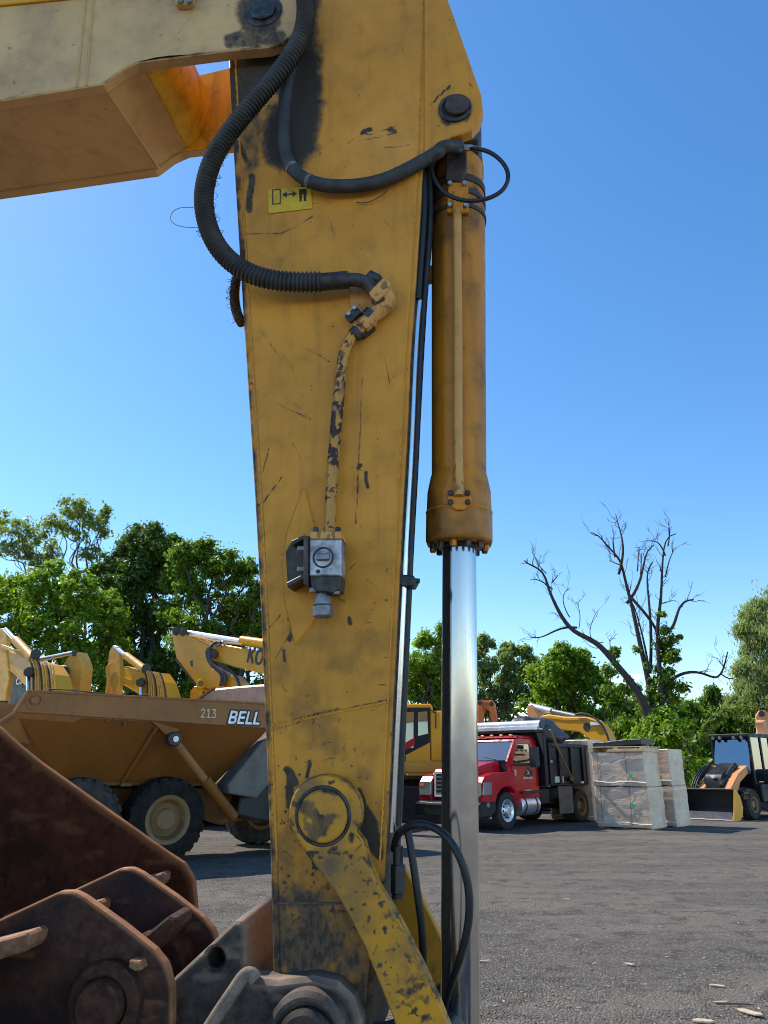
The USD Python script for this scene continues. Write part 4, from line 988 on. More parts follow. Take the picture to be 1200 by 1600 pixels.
r_u = a(304, 1450, -0.93)
shell = [(pu[0] + 0.1, pu[1] - 0.44), (pu[0] + 0.06, pu[1] - 0.6), (r_u[0] - 0.25, r_u[1] - 0.85), (r_u[0] - 0.7, 0.14), (r_u[0] - 1.3, 0.08), (r_u[0] - 1.9, 0.10)]
part(BK, 'shell', bent_plate(spline([(*q, 0) for q in shell], 30)[:, :2], 0.03, -0.94, 0.54), M['rust'])
for k in range(5):
    w_ = -0.86 + 0.33 * k
    part(BK, 'tooth', prism([(r_u[0] - 1.85, 0.05), (r_u[0] - 1.82, 0.14), (r_u[0] - 2.15, 0.10)], w_ - 0.05, w_ + 0.05, 0.005), M['rust_ear'])

# ------------------------------------------------------------------ wheels, tracks and machine bases
def turn_u(mesh):
    """a mesh built along w turned so that its outer face looks along +u"""
    v = np.array(mesh.vertices)
    return trimesh.Trimesh(np.stack([v[:, 2], v[:, 1], -v[:, 0]], 1), mesh.faces, process=False)

def wheel(parent, c, R, width, rim_r, tyre_mat, rim_mat, lugs=0, lug_h=0.04, out=0.0, along_u=False, holes=0, name='wheel', dish=0.10):
    """wheel whose outer face is at w = out, centre c = (u, v)"""
    fix = (lambda q: trimesh.Trimesh(turn_u(q).vertices + [out, c[1], -c[0]], q.faces, process=False)) if along_u else (lambda q: trimesh.Trimesh(q.vertices + [c[0], c[1], out], q.faces, process=False))
    W = width
    prof = [(-W * 0.9, rim_r), (-W * 0.97, rim_r * 1.1), (-W, (R + rim_r) / 2), (-W * 0.93, R * 0.95), (-W * 0.85, R * 0.985), (-W * 0.5, R), (-W * 0.15, R * 0.985), (-W * 0.07, R * 0.95), (0, (R + rim_r) / 2), (-W * 0.03, rim_r * 1.1), (-W * 0.08, rim_r), (-W * 0.9, rim_r)]
    ty = part(parent, name, fix(lathe((0, 0, 0), (0, 0, 1), prof, 48, False)), tyre_mat)
    if lugs:
        L = []
        for k in range(lugs):
            for side_ in (0, 1):
                t = 2 * np.pi * (k + 0.5 * side_) / lugs
                w0, w1 = (-W * 0.03, -W * 0.5) if side_ == 0 else (-W * 0.52, -W * 0.97)
                bxm = box(-R * 0.10, R * 0.10 * 0.9, R * 0.94, R + lug_h, w1, w0, 0.008)
                v = np.array(bxm.vertices)
                drop = np.clip(1 - np.minimum(np.abs(v[:, 2]), np.abs(v[:, 2] + W)) / (W * 0.2), 0, 1) * R * 0.05
                v[:, 1] -= drop
                x = v[:, 0] + (v[:, 2] + W / 2) * (0.28 if side_ == 0 else -0.28)
                cc, ss = math.cos(t), math.sin(t)
                L.append(trimesh.Trimesh(np.stack([x * cc - v[:, 1] * ss, x * ss + v[:, 1] * cc, v[:, 2]], 1), bxm.faces, process=False))
        part(ty, 'tread', fix(join(L)), tyre_mat, smooth=False)
    rm = part(ty, 'rim', fix(lathe((0, 0, 0), (0, 0, 1), [(-W * 0.5, rim_r * 0.9), (-dish - 0.03, rim_r * 0.62), (-dish - 0.02, rim_r * 0.72), (-W * 0.12, rim_r * 0.84), (-W * 0.06, rim_r * 0.9), (-W * 0.02, rim_r * 1.04), (-W * 0.06, rim_r * 1.08), (-W * 0.2, rim_r * 1.0)], 40, False)), rim_mat)
    part(rm, 'hub', fix(lathe((0, 0, 0), (0, 0, 1), [(-W * 0.5, rim_r * 0.66), (-dish - 0.015, rim_r * 0.66), (-dish, rim_r * 0.58), (-dish + 0.02, rim_r * 0.5), (-dish + 0.055, rim_r * 0.42), (-dish + 0.06, rim_r * 0.3)], 36)), rim_mat)
    if holes:
        hh = [disc((rim_r * 0.62 * math.cos(t), rim_r * 0.62 * math.sin(t)), rim_r * 0.11, -dish - 0.03, -dish + 0.004, n=12) for t in np.linspace(0, 2 * np.pi, holes, endpoint=False)]
        part(rm, 'hand_holes', fix(join(hh)), M['ink'])
    return ty

def track(parent, u0, u1, w0, w1, h=0.95, shoes=False):
    r = h / 2
    pts = [(u0 + r - r * math.sin(t), r - r * math.cos(t)) for t in np.linspace(0, np.pi, 9)] + [(u1 - r + r * math.sin(t), r + r * math.cos(t)) for t in np.linspace(0, np.pi, 9)]
    tr = part(parent, 'track', prism(pts, w0, w1, 0.02), M['dark_frame'])
    n = int((u1 - u0) / 0.2)
    for k in range(n if shoes else 0):
        u = u0 + r + (u1 - u0 - 2 * r) * (k + 0.5) / n
        part(tr, 'track_shoe', box(u - 0.07, u + 0.07, h - 0.02, h + 0.04, w0 - 0.02, w1 + 0.02), M['steel_dark'], smooth=False)
    part(tr, 'roller', [rod((u0 + r + (u1 - u0 - 2 * r) * k / 4, r, w1 - 0.05), (u0 + r + (u1 - u0 - 2 * r) * k / 4, r, w1 + 0.03), r * 0.55, 16) for k in range(5)], M['dark_frame'])

def base(T_, u, w, mat, length=4.2, top=2.4):
    """undercarriage and house of a tracked machine, centred at (u, w)"""
    track(T_, u - length / 2, u + length / 2, w + 0.9, w + 1.5)
    track(T_, u - length / 2, u + length / 2, w - 1.5, w - 0.9)
    part(T_, 'undercarriage', box(u - 1.0, u + 1.0, 0.45, 1.05, w - 1.0, w + 1.0, 0.03), M['dark_frame'])
    part(T_, 'house', prism(rounded([(u - 1.6, 1.1), (u + 2.2, 1.1), (u + 2.4, 1.4), (u + 2.4, top), (u - 0.2, top), (u - 1.6, top - 0.5)], 0.08), w - 1.3, w + 1.3, 0.05), mat)

# ------------------------------------------------------------------ articulated dump truck with the BELL rail
H = Frame([*ground_at(258, 1350)[:2], 0], yaw=-36)
HT = thing('articulated_dumper', 'dusty brown-yellow articulated dump truck with BELL and 213 on its rail', 'dump truck', H)
h = H.at
WI = -0.72
def surf(P0, P1, th=0.05):
    """plate between two 3-D polylines with the same number of points, thickness along w"""
    P0, P1 = np.asarray(P0, float), np.asarray(P1, float); n = len(P0)
    V = np.vstack([P0, P1, P0 - [0, 0, th], P1 - [0, 0, th]])
    F = []
    for k in range(n - 1):
        F += [(k, n + k, n + k + 1), (k, n + k + 1, k + 1), (2 * n + k, 2 * n + k + 1, 3 * n + k + 1), (2 * n + k, 3 * n + k + 1, 3 * n + k), (k, k + 1, 2 * n + k + 1), (k, 2 * n + k + 1, 2 * n + k), (n + k, 3 * n + k + 1, n + k + 1), (n + k, 3 * n + k, 3 * n + k + 1)]
    F += [(0, 2 * n, 3 * n), (0, 3 * n, n), (n - 1, 2 * n - 1, 4 * n - 1), (n - 1, 4 * n - 1, 3 * n - 1)]
    t = trimesh.Trimesh(V, F, process=False); t.fix_normals(); return t
rail_top = [h(45, 1080), h(410, 1100)]
uL, uR = rail_top[0][0], 2.35
rl = prism([(uL, 2.86), (uL - 0.16, 2.5), (uL + 0.1, 2.50), (uR, 2.37), (uR + 0.15, 2.86)], -0.10, 0.0, 0.012)
body = part(HT, 'body_side', surf([(uL - 0.16, 2.5, -0.02), (-1.4, 2.45, -0.02), (0.0, 2.42, -0.02), (1.95, 2.38, -0.02)], [(uL + 0.35, 1.75, WI), (-1.75, 1.36, WI), (0.0, 1.33, WI), (1.15, 1.31, WI)]), M['hauler'])
part(HT, 'body_rail', rl, M['hauler_rail'])
part(body, 'rail_lip', prism([(uL - 0.02, 2.845), (uR + 0.14, 2.845), (uR + 0.14, 2.885), (uL - 0.02, 2.885)], -0.12, 0.02, 0.008), M['hauler_rail'])
part(HT, 'body_side', surf([(uL - 0.16, 2.5, -2.86), (0, 2.42, -2.86), (1.95, 2.38, -2.86)], [(uL + 0.35, 1.75, -2.16), (0, 1.33, -2.16), (1.15, 1.31, -2.16)]), M['hauler'])
part(HT, 'body_rail', prism([(uL, 2.86), (uL - 0.16, 2.5), (uR, 2.37), (uR + 0.15, 2.86)], -2.9, -2.8, 0.012), M['hauler_rail'])
part(HT, 'body_floor', bent_plate([(uL - 0.5, 2.15), (uL + 0.35, 1.75), (-1.75, 1.36), (1.15, 1.31)], 0.06, -2.2, WI + 0.03), M['hauler'])
part(HT, 'headboard', surf([(uR + 0.1, 2.86, -0.05), (uR, 2.4, -0.05), (1.17, 1.31, WI)], [(uR + 0.1, 2.86, -2.85), (uR, 2.4, -2.85), (1.17, 1.31, -2.16)], 0.04), M['hauler'])
part(HT, 'tail_panel', surf([(uL - 0.16, 2.5, 0.0), (uL + 0.95, 2.46, 0.0)], [(uL - 0.55, 2.18, -0.20), (uL + 0.25, 2.0, -0.42)], 0.05), M['hauler_rail'])
part(HT, 'rear_edge', surf([(uL - 0.02, 2.86, 0.01), (uL - 0.18, 2.5, 0.01)], [(uL - 0.02, 2.86, -0.14), (uL - 0.18, 2.5, -0.16)], 0.05), M['hauler_rail'])
part(HT, 'rear_edge', tube([(uL - 0.01, 2.84, 0.0), (uL - 0.17, 2.5, 0.0), (uL - 0.62, 2.12, -0.2)], 0.035, 8), M['hauler_rail'])
pv = h(54, 1094, 0.0)
part(HT, 'tail_pivot', [disc(pv, 0.15, -0.01, 0.012, 0.004, hole=0.10), disc(pv, 0.07, -0.01, 0.05, 0.01)], M['hauler_rail'])
rib = [h(247, 1138, -0.04), h(240, 1132, -0.04)], [h(196, 1224, WI + 0.06), h(186, 1224, WI + 0.06)]
part(HT, 'body_rib', tube([h(246, 1136, -0.02), h(192, 1223, WI + 0.04)], 0.045, 4), M['hauler'])
part(HT, 'body_rib', surf([h(236, 1126, 0.02), h(282, 1140, 0.02)], [h(256, 1144, -0.06), h(262, 1150, -0.06)], 0.06), M['hauler_rail'])
for px, py in ((168, 1126), (180, 1124), (195, 1131), (202, 1125)):
    part(body, 'dent_plate', disc(h(px, py, -0.03), 0.03, -0.06, -0.01, 0.006, n=12), M['hauler'])
hp0, hp1 = h(271, 1155, 0.03), h(366, 1278, -0.20)
HC = part(HT, 'hoist_cylinder', rod(hp0, hp1, 0.075, 20, 0.01), M['hauler_rail'])
part(HC, 'cylinder_sleeve', rod(hp0 + (hp1 - hp0) * 0.5, hp1, 0.105, 20, 0.02), M['hauler'])
part(HC, 'cylinder_eye', [rod(hp0 - [0, 0, 0.1], hp0 + [0, 0, 0.1], 0.13, 24, 0.02)], M['steel_dark'])
part(HC, 'eye_pin', rod(hp0 + [0, 0, 0.1], hp0 + [0, 0, 0.125], 0.055, 16), M['zinc'])
fend = H.poly([(409, 1158), (420, 1152), (428, 1215), (400, 1247), (358, 1240), (355, 1226)], 0.0)
part(HT, 'fender', prism(rounded(fend, 0.03), -0.5, 0.03, 0.02), M['grey_flap'])
part(HT, 'chassis', [box(-2.4, 1.3, 0.75, 1.28, -1.85, -1.05, 0.03), box(-0.9, -0.72 + 1.0, 0.55, 0.95, -2.3, -0.6, 0.05), prism([(0.6, 1.25), (2.2, 1.2), (2.6, 0.7), (1.4, 0.55), (0.6, 0.8)], -1.0, -0.75, 0.03)], M['hauler'])
part(HT, 'front_chassis', [box(1.7, 4.5, 0.7, 1.2, -1.9, -1.0, 0.05), prism(rounded([(1.5, 0.75), (2.2, 0.6), (3.6, 0.7), (3.6, 1.3), (1.6, 1.25)], 0.05), -0.9, -0.35, 0.03)], M['dark_frame'])
part(HT, 'axle', [rod((x, 0.73, -2.6), (x, 0.73, -0.3), 0.16, 16) for x in (0.0, -1.55, 3.05)], M['dark_frame'])
part(HT, 'cab', prism(rounded([(3.0, 1.2), (3.0, 2.7), (3.2, 3.2), (4.3, 3.2), (4.5, 2.2), (4.5, 1.2)], 0.1), -1.9, -0.7, 0.05), M['hauler'])
part(HT, 'rope', tube(spline([h(75, 1082, 0.01), h(110, 1083, 0.015), h(150, 1087, 0.01), h(235, 1090, 0.01)], 20) + [0, 0.05, 0], 0.012, 6), M['wire'])
part(HT, 'reflector', box(*(h(198, 1223, WI + 0.12)[0] + np.array([-0.1, 0.1])), 1.30, 1.35, WI + 0.04, WI + 0.12), M['rim_tan'])
for c_ in (0.0, -1.55, 3.05):
    for o_ in ((-0.02, -2.25) if c_ != 3.05 else (-0.05, -2.25)):
        wheel(HT, (c_, 0.73), 0.72, 0.56, 0.40, M['tyre'] if c_ == 0 else M['tyre_grey'], M['rim_tan'], lugs=22, lug_h=0.02, out=o_, dish=0.16)
sl = (h(410, 1100)[1] - h(45, 1080)[1]) * 0.0
p213 = h(312, 1121, 0.001); pend = h(336, 1121.5, 0.001)
part(HT, 'number', lettering('213', 0.165, p213, depth=0.003, width=float(pend[0] - p213[0])), M['grey_print'], smooth=False)
pb, pbe = h(354, 1130, 0.001), h(405, 1131, 0.001)
bw_ = float(pbe[0] - pb[0])
part(HT, 'lettering', lettering('BELL', 0.235, pb, depth=0.008, bold=True, slant=0.22, width=bw_ * 0.96), M['white'], smooth=False)
bpoly = Polygon([(pb[0] - 0.05, pb[1] - 0.045), (pb[0] + bw_ + 0.05, pb[1] - 0.045), (pb[0] + bw_ + 0.09, pb[1] + 0.275), (pb[0] + 0.02, pb[1] + 0.275)])
lt = meshkit.text_mesh('BELL', 0.235, 0.004, True)
_v = np.array(lt.vertices); _v[:, 0] *= bw_ * 0.96 / (_v[:, 0].max() - _v[:, 0].min()); _v[:, 0] += 0.22 * _v[:, 1]
from shapely import union_all
_tri = [Polygon(_v[f][:, :2]) for f in lt.faces if abs(np.cross(_v[f][1] - _v[f][0], _v[f][2] - _v[f][0])[2]) > 1e-9]
_ol = union_all([q for q in _tri if q.is_valid]).buffer(0.034, quad_segs=3).simplify(0.004)
_ol = max(getattr(_ol, 'geoms', [_ol]), key=lambda g: g.area)
part(HT, 'lettering_outline', [trimesh.Trimesh(prism(Polygon(_ol.exterior), 0.0005, 0.004).vertices + [pb[0], pb[1], 0], prism(Polygon(_ol.exterior), 0.0005, 0.004).faces, process=False)], M['ink'], smooth=False)  # black print bordering the letters all round

# ------------------------------------------------------------------ excavators parked behind the dumper
def hosepack(parent, F, pxs, w, r, mat, n=16):
    part(parent, 'hose', tube(spline([F.at(x, y, w) for x, y in pxs], n), r, 7), mat)

# leftmost, with CAT on its dark house
E1 = Frame((*(ground_at(45, 1290)[:2] * 1.0), 0), yaw=42)
T1 = thing('tracked_excavator', 'yellow excavator with hoses over its boom and white CAT lettering, behind the dumper tail', 'excavator', E1)
e = E1.at
part(T1, 'boom', prism(rounded(E1.poly([(-40, 1003), (3, 1012), (30, 1022), (56, 1034), (74, 1038), (84, 1054), (92, 1088), (98, 1130), (60, 1130), (42, 1072), (24, 1052), (4, 1036), (-40, 1018)], 0), 0.03), -0.55, 0, 0.03), M['yellow_far'])
part(T1, 'boom_edge', bent_plate(E1.poly([(4, 1037), (24, 1053), (43, 1073)], 0), 0.04, -0.58, 0.02), M['yellow_tan'])
part(T1, 'stick', prism(rounded(E1.poly([(-12, 984), (4, 981), (10, 984), (9, 1012), (14, 1060), (8, 1095), (-14, 1095)], 0.05), 0.03), -0.12, 0.05, 0.03), M['yellow_tan'])
c0, c1, c2 = e(9, 984, -0.02), e(24, 1000, -0.02), e(52, 1029, -0.02)
part(T1, 'cylinder_rod', rod(c0, c1, 0.085, 16), M['blue_rod'])
part(T1, 'cylinder_barrel', rod(c1, c2, 0.15, 18, 0.02), M['yellow_tan'])
part(T1, 'cylinder_eye', [rod(e(56, 1022, -0.5), e(56, 1022, 0.1), 0.17, 18, 0.02)], M['steel_dark'])
part(T1, 'boom_cylinder', rod(e(44, 1056, 0.12), e(45, 1120, 0.12), 0.07, 14), M['blue_rod'])
part(T1, 'boom_cylinder_eye', rod(e(45, 1050, 0.0), e(45, 1050, 0.25), 0.16, 16, 0.02), M['steel_dark'])
for k in range(9):
    x = 50 + 4.2 * k
    hosepack(T1, E1, [(x - 4, 1030 + k * 0.9), (x, 1040 + k), (x + 2, 1062), (x + 3 + k * 0.5, 1092)], 0.06, 0.03, M['yellow_tan'] if k % 3 else M['hose'])
for k in range(3):
    hosepack(T1, E1, [(2, 1008 + 2 * k), (20, 1014 + 2 * k), (40, 1024 + 2 * k), (52, 1031 + 2 * k)], 0.05, 0.025, M['yellow_tan'])
base(T1, e(40, 1150)[0] + 1.0, -1.2, M['yellow_far'], top=2.2)
E1C = Frame((-11.1, 25.5, 0), yaw=6)
ctr = E1C.at(24, 1070, 0.0)
part(T1, 'dark_panel', prism([tuple(q[:2]) for q in (e(12, 1052, -1.5), e(60, 1048, -1.5), e(60, 1215, -1.5), e(12, 1215, -1.5))], -2.3, -1.5, 0.02), M['black_paint'])
ct, ce = e(24, 1070, -1.49), e(46, 1067, -1.49)
part(T1, 'lettering', lettering('CAT', float(0.235), ct, depth=0.01, bold=True, width=float(ce[0] - ct[0])), M['white'], smooth=False)

# stick with its bright cylinder rod just right of it
E4 = Frame((*(ground_at(110, 1285)[:2]), 0), yaw=25)
T4 = thing('tracked_excavator', 'tan excavator stick with a pale blunt end plate, right of the CAT boom', 'excavator', E4)
part(T4, 'stick', prism(rounded(E4.poly([(96, 1041), (112, 1019), (120, 1018), (124, 1026), (129, 1041), (127, 1060), (124, 1090), (122, 1140), (92, 1140), (88, 1082), (88, 1062)], 0), 0.03), -0.5, 0, 0.03), M['yellow_tan'])
part(T4, 'boom', prism(rounded(E4.poly([(60, 1050), (84, 1052), (95, 1066), (96, 1140), (62, 1140)], -0.5), 0.03), -0.95, -0.55, 0.03), M['yellow_tan'])
part(T4, 'cylinder_rod', rod(E4.at(60, 1031, -0.25), E4.at(114, 1020, -0.25), 0.075, 14), M['blue_rod'])
part(T4, 'stick_pin', rod(E4.at(117, 1021, -0.55), E4.at(117, 1021, 0.04), 0.10, 16, 0.01), M['steel_dark'])
for k in range(3):
    hosepack(T4, E4, [(94 + 2 * k, 1042), (104 + k, 1046), (105, 1058), (96, 1074), (93, 1092)], 0.05 + 0.03 * k, 0.045, M['hose'])
base(T4, E4.at(110, 1150)[0], -1.5, M['yellow_tan'], top=2.2)

E2 = Frame((*(ground_at(205, 1288)[:2]), 0), yaw=40)
T2 = thing('tracked_excavator', 'yellow excavator boom with blue-lit rod and hose bundle, middle of the dumper rail', 'excavator', E2)
e2 = E2.at
part(T2, 'boom', prism(rounded(E2.poly([(176, 1039), (188, 1040), (228, 1052), (246, 1051), (256, 1066), (266, 1100), (270, 1140), (240, 1140), (222, 1085), (200, 1072), (177, 1059)], 0), 0.03), -0.5, 0, 0.03), M['yellow_far'])
part(T2, 'boom_edge', bent_plate(E2.poly([(177, 1060), (200, 1073), (222, 1086)], 0), 0.04, -0.53, 0.02), M['yellow_tan'])
part(T2, 'boom_rib', [bent_plate(E2.poly([(182, 1048), (184, 1056), (206, 1063), (208, 1055)], 0), 0.03, -0.02, 0.02)], M['yellow_tan'])
part(T2, 'stick', prism(rounded(E2.poly([(168, 1040), (170, 1018), (176, 1008), (183, 1010), (186, 1022), (187, 1060), (184, 1095), (180, 1120), (160, 1120), (163, 1085), (166, 1062)], 0.05), 0.03), -0.12, 0.05, 0.03), M['yellow_tan'])
c0, c1, c2 = e2(180, 1011, -0.02), e2(196, 1024, -0.02), e2(226, 1046, -0.02)
part(T2, 'cylinder_rod', rod(c0, c1, 0.08, 16), M['blue_rod'])
part(T2, 'cylinder_barrel', rod(c1, c2, 0.13, 18, 0.02), M['yellow_tan'])
part(T2, 'cylinder_eye', rod(e2(229, 1044, -0.4), e2(229, 1044, 0.08), 0.15, 16, 0.02), M['steel_dark'])
part(T2, 'boom_cylinder', rod(e2(220, 1072, 0.12), e2(222, 1125, 0.12), 0.065, 14), M['blue_rod'])
part(T2, 'boom_cylinder_eye', rod(e2(219, 1066, 0.0), e2(219, 1066, 0.22), 0.14, 16, 0.02), M['steel_dark'])
for k in range(9):
    x = 228 + 3.4 * k
    hosepack(T2, E2, [(x - 5, 1047 + k * 0.6), (x, 1056 + k * 1.2), (x + 2, 1074), (x + 2 + k * 0.4, 1100)], 0.06, 0.026, M['yellow_tan'] if k % 4 else M['hose'])
for k in range(3):
    hosepack(T2, E2, [(175 - 2 * k, 1036 + k), (169 - k, 1042), (170 - k, 1060), (166 - k, 1085)], 0.1, 0.022, M['yellow_tan'])
base(T2, e2(220, 1150)[0] + 0.9, -1.2, M['yellow_far'], top=2.2)

E3 = Frame((*(ground_at(345, 1290)[:2]), 0), yaw=36)
T3 = thing('tracked_excavator', 'bright yellow excavator arm with navy KO letters, beside the big stick', 'excavator', E3)
e3 = E3.at
part(T3, 'boom', prism(rounded(E3.poly([(318, 1014), (330, 1006), (345, 1006), (410, 1018), (500, 1034), (500, 1075), (408, 1052), (365, 1042), (335, 1033), (322, 1028)], -0.1), 0.03), -0.55, -0.1, 0.03), M['yellow_far'])
part(T3, 'stick', prism(rounded(E3.poly([(268, 992), (270, 988), (287, 990), (305, 997), (323, 1006), (326, 1016), (324, 1030), (332, 1044), (345, 1050), (362, 1056), (372, 1066), (374, 1080), (334, 1078), (318, 1074), (305, 1068), (275, 1029)], 0.02), 0.03), -0.5, 0.02, 0.03), M['yellow_far'])
part(T3, 'stick_edge', bent_plate(E3.poly([(275, 1030), (305, 1070), (318, 1084)], 0.02), 0.06, -0.5, 0.04), M['steel_dark'])
part(T3, 'stick_pin', [rod(e3(276, 986, -0.55), e3(276, 986, 0.08), 0.15, 18, 0.02), rod(e3(287, 988, -0.55), e3(287, 988, 0.06), 0.14, 18, 0.02)], M['steel_dark'])
part(T3, 'cylinder_rod', rod(e3(288, 988, -0.22), e3(380, 1003, -0.22), 0.10, 18), M['tin'])
part(T3, 'cylinder_barrel', rod(e3(377, 1001, -0.22), e3(470, 1014, -0.22), 0.16, 18, 0.03), M['yellow_far'])
part(T3, 'guard_rail', [tube([e3(296, 993, 0.0), e3(340, 1003, 0.0), e3(378, 1007, 0.0)], 0.03, 6)], M['yellow_tan'])
part(T3, 'boom_pin', rod(e3(333, 1021, -0.2), e3(333, 1021, 0.08), 0.15, 18, 0.02), M['steel_dark'])
for k in range(3):
    hosepack(T3, E3, [(345, 1004), (330, 1008 + k), (323 + 2 * k, 1018), (325 + 2 * k, 1030), (334 + 3 * k, 1043), (345 + 3 * k, 1053), (344 + 3 * k, 1072)], 0.10 + 0.02 * k, 0.05, M['hose'])
hosepack(T3, E3, [(338, 1036), (355, 1044), (368, 1056), (374, 1072)], 0.06, 0.05, M['hose'])
part(T3, 'hose_fitting', [rod(e3(338, 1008, 0.05), e3(350, 1003, 0.05), 0.06, 10), rod(e3(346, 1003, 0.05), e3(352, 1007, 0.05), 0.05, 10)], M['zinc'])
part(T3, 'stick_label', prism(E3.poly([(297, 1033), (301, 1031), (301, 1042), (298, 1041)], 0.025), 0.02, 0.026), M['navy'])
part(T3, 'link', [prism(rounded(E3.poly([(297, 1080), (303, 1072), (312, 1072), (316, 1090), (310, 1120), (294, 1120)], 0.1), 0.03), -0.3, 0.1, 0.02), rod(e3(314, 1068, -0.4), e3(314, 1068, 0.12), 0.16, 18, 0.02)], M['yellow_far'])
part(T3, 'link_pin', rod(e3(314, 1068, 0.1), e3(314, 1068, 0.15), 0.09, 16), M['rim_tan'])
ko, ke = e3(384, 1034, -0.095), e3(476, 1053, -0.095)
dl = ke - ko; L_ = np.linalg.norm(dl)
part(T3, 'lettering', lettering('KOMATSU', 0.46, ko, du=dl / L_, dv=np.cross([0, 0, 1], dl / L_), depth=0.012, bold=True, width=L_ * 1.0), M['navy'], smooth=False)
kb_ = E3.poly([(306, 1100), (318, 1086), (332, 1076), (370, 1072), (410, 1069), (440, 1072), (460, 1110), (440, 1140), (306, 1140)], 0.6)
part(T3, 'bucket', [prism(rounded(kb_, 0.05), -0.9, 0.6, 0.06)], M['rust_warm'])
part(T3, 'bucket_edge', [bent_plate(E3.poly([(300, 1100), (318, 1086), (333, 1075)], 0.62), 0.05, 0.5, 0.66)], M['rust_edge'])
base(T3, e3(430, 1150)[0], -1.4, M['yellow_far'], top=2.0)

# ------------------------------------------------------------------ big tracked machine seen between stick and rod
C = Frame((0.9, 26.0, 0), yaw=6)
TC_ = thing('tracked_excavator', 'yellow tracked excavator with dark glazed cab, between the stick and the chrome rod', 'excavator', C)
cc_ = C.at
part(TC_, 'cab_frame', [prism(Polygon(C.poly([(600, 1104), (668, 1102), (672, 1106), (673, 1188), (600, 1192)], 0), [C.poly([(653, 1113), (667, 1111), (669, 1146), (653, 1150)], 0), C.poly([(612, 1114), (646, 1112), (646, 1168), (612, 1170)], 0)]), -0.06, 0.0, 0.01)], M['black_paint'])
part(TC_, 'cab_roof', box(cc_(598, 1104)[0], cc_(673, 1104)[0], cc_(640, 1106)[1], cc_(640, 1100)[1], -1.5, 0.05, 0.04), M['yellow_far'])
part(TC_, 'cab_back', box(cc_(671, 1104)[0], cc_(690, 1104)[0], cc_(640, 1190)[1], cc_(640, 1106)[1] - 0.1, -1.45, 0.02, 0.05), M['yellow_far'])
part(TC_, 'cab_floor', box(cc_(600, 1104)[0], cc_(690, 1104)[0], cc_(640, 1208)[1], cc_(640, 1190)[1], -1.5, 0.06, 0.03), M['yellow_tan'])
part(TC_, 'cab_pane', prism(C.poly([(653, 1113), (667, 1111), (669, 1146), (653, 1150)], -0.03), -0.035, -0.025), M['glass'])
part(TC_, 'cab_pane', prism(C.poly([(612, 1114), (646, 1112), (646, 1168), (612, 1170)], -0.03), -0.035, -0.025), M['glass'])
part(TC_, 'cab_stripe', prism(C.poly([(634, 1192), (634, 1180), (672, 1160), (672, 1192)], 0.005), 0.0, 0.012), M['yellow_far'])
part(TC_, 'cab_stripe', prism(C.poly([(634, 1172), (634, 1160), (648, 1152), (648, 1164)], 0.005), 0.0, 0.012), M['red'])
part(TC_, 'cab_dark_backing', [box(cc_(600, 1104)[0], cc_(650, 1104)[0], cc_(640, 1190)[1], cc_(640, 1106)[1], -1.5, -1.42)], M['black_paint'])  # black sheet widened so the left pane shows a dark, unlit inside
part(TC_, 'seat', [box(cc_(628, 1104)[0], cc_(650, 1104)[0], 2.0, 2.2, -1.0, -0.5, 0.05), box(cc_(644, 1104)[0], cc_(652, 1104)[0], 2.2, 2.9, -1.0, -0.5, 0.05)], M['ink'])
part(TC_, 'house', box(cc_(688, 1104)[0], cc_(750, 1104)[0], 1.35, 2.75, -2.6, -0.1, 0.06), M['yellow_far'])
part(TC_, 'mirror_bracket', tube([cc_(676, 1112, 0.1), cc_(681, 1114, 0.12), cc_(681, 1138, 0.12)], 0.025, 6), M['ink'])
part(TC_, 'catwalk', box(cc_(590, 1104)[0], cc_(690, 1104)[0], 1.28, 1.40, -0.3, 0.35, 0.02), M['rust_ear'])
track(TC_, cc_(560, 1104)[0], cc_(735, 1104)[0], -0.45, 0.25, 1.05, True)
track(TC_, cc_(560, 1104)[0], cc_(735, 1104)[0], -2.9, -2.2, 1.05)
part(TC_, 'undercarriage', box(cc_(600, 1104)[0], cc_(720, 1104)[0], 0.4, 1.3, -2.2, -0.5, 0.03), M['dark_frame'])

# ------------------------------------------------------------------ red dump truck
T = Frame([*ground_at(797, 1297)[:2], 0], yaw=-48)
TK = thing('red_dump_truck', 'red dump truck with black bed and silver tarp roller, beyond the chrome rod', 'dump truck', T)
t = T.at
NB = -0.16
sideP = Polygon([(0.42, 0.62), (0.30, 1.2), (0.30, 1.80), (0.74, 2.40), (0.88, 2.47), (1.80, 2.47), (1.93, 2.36), (1.95, 0.62)], [[(0.56, 1.78), (0.90, 2.30), (1.52, 2.31), (1.60, 1.78)]])
for w_ in (NB, -2.10):
    part(TK, 'cab_side', prism(sideP, w_ - 0.05, w_, 0.012), M['red'])
    part(TK, 'side_window', prism([(0.56, 1.78), (0.90, 2.30), (1.52, 2.31), (1.60, 1.78)], w_ - 0.03, w_ - 0.022), M['glass'])
part(TK, 'cab_roof', prism(rounded([(0.70, 2.38), (0.86, 2.47), (1.82, 2.47), (1.93, 2.38), (1.82, 2.54), (0.95, 2.55)], 0.02), -2.14, NB - 0.01, 0.03), M['red'])
part(TK, 'cab_back', box(1.88, 1.94, 0.65, 2.4, -2.1, NB - 0.02, 0.01), M['red'])
part(TK, 'windshield', bent_plate([(0.33, 1.84), (0.73, 2.39)], 0.012, -2.05, NB - 0.05), M['glass'])
part(TK, 'windshield_frame', [bent_plate([(0.30, 1.80), (0.74, 2.41)], 0.05, w0, w0 + 0.06) for w0 in (NB - 0.07, -2.1)] + [bent_plate([(0.71, 2.37), (0.75, 2.42)], 0.05, -2.1, NB - 0.02)], M['red'])
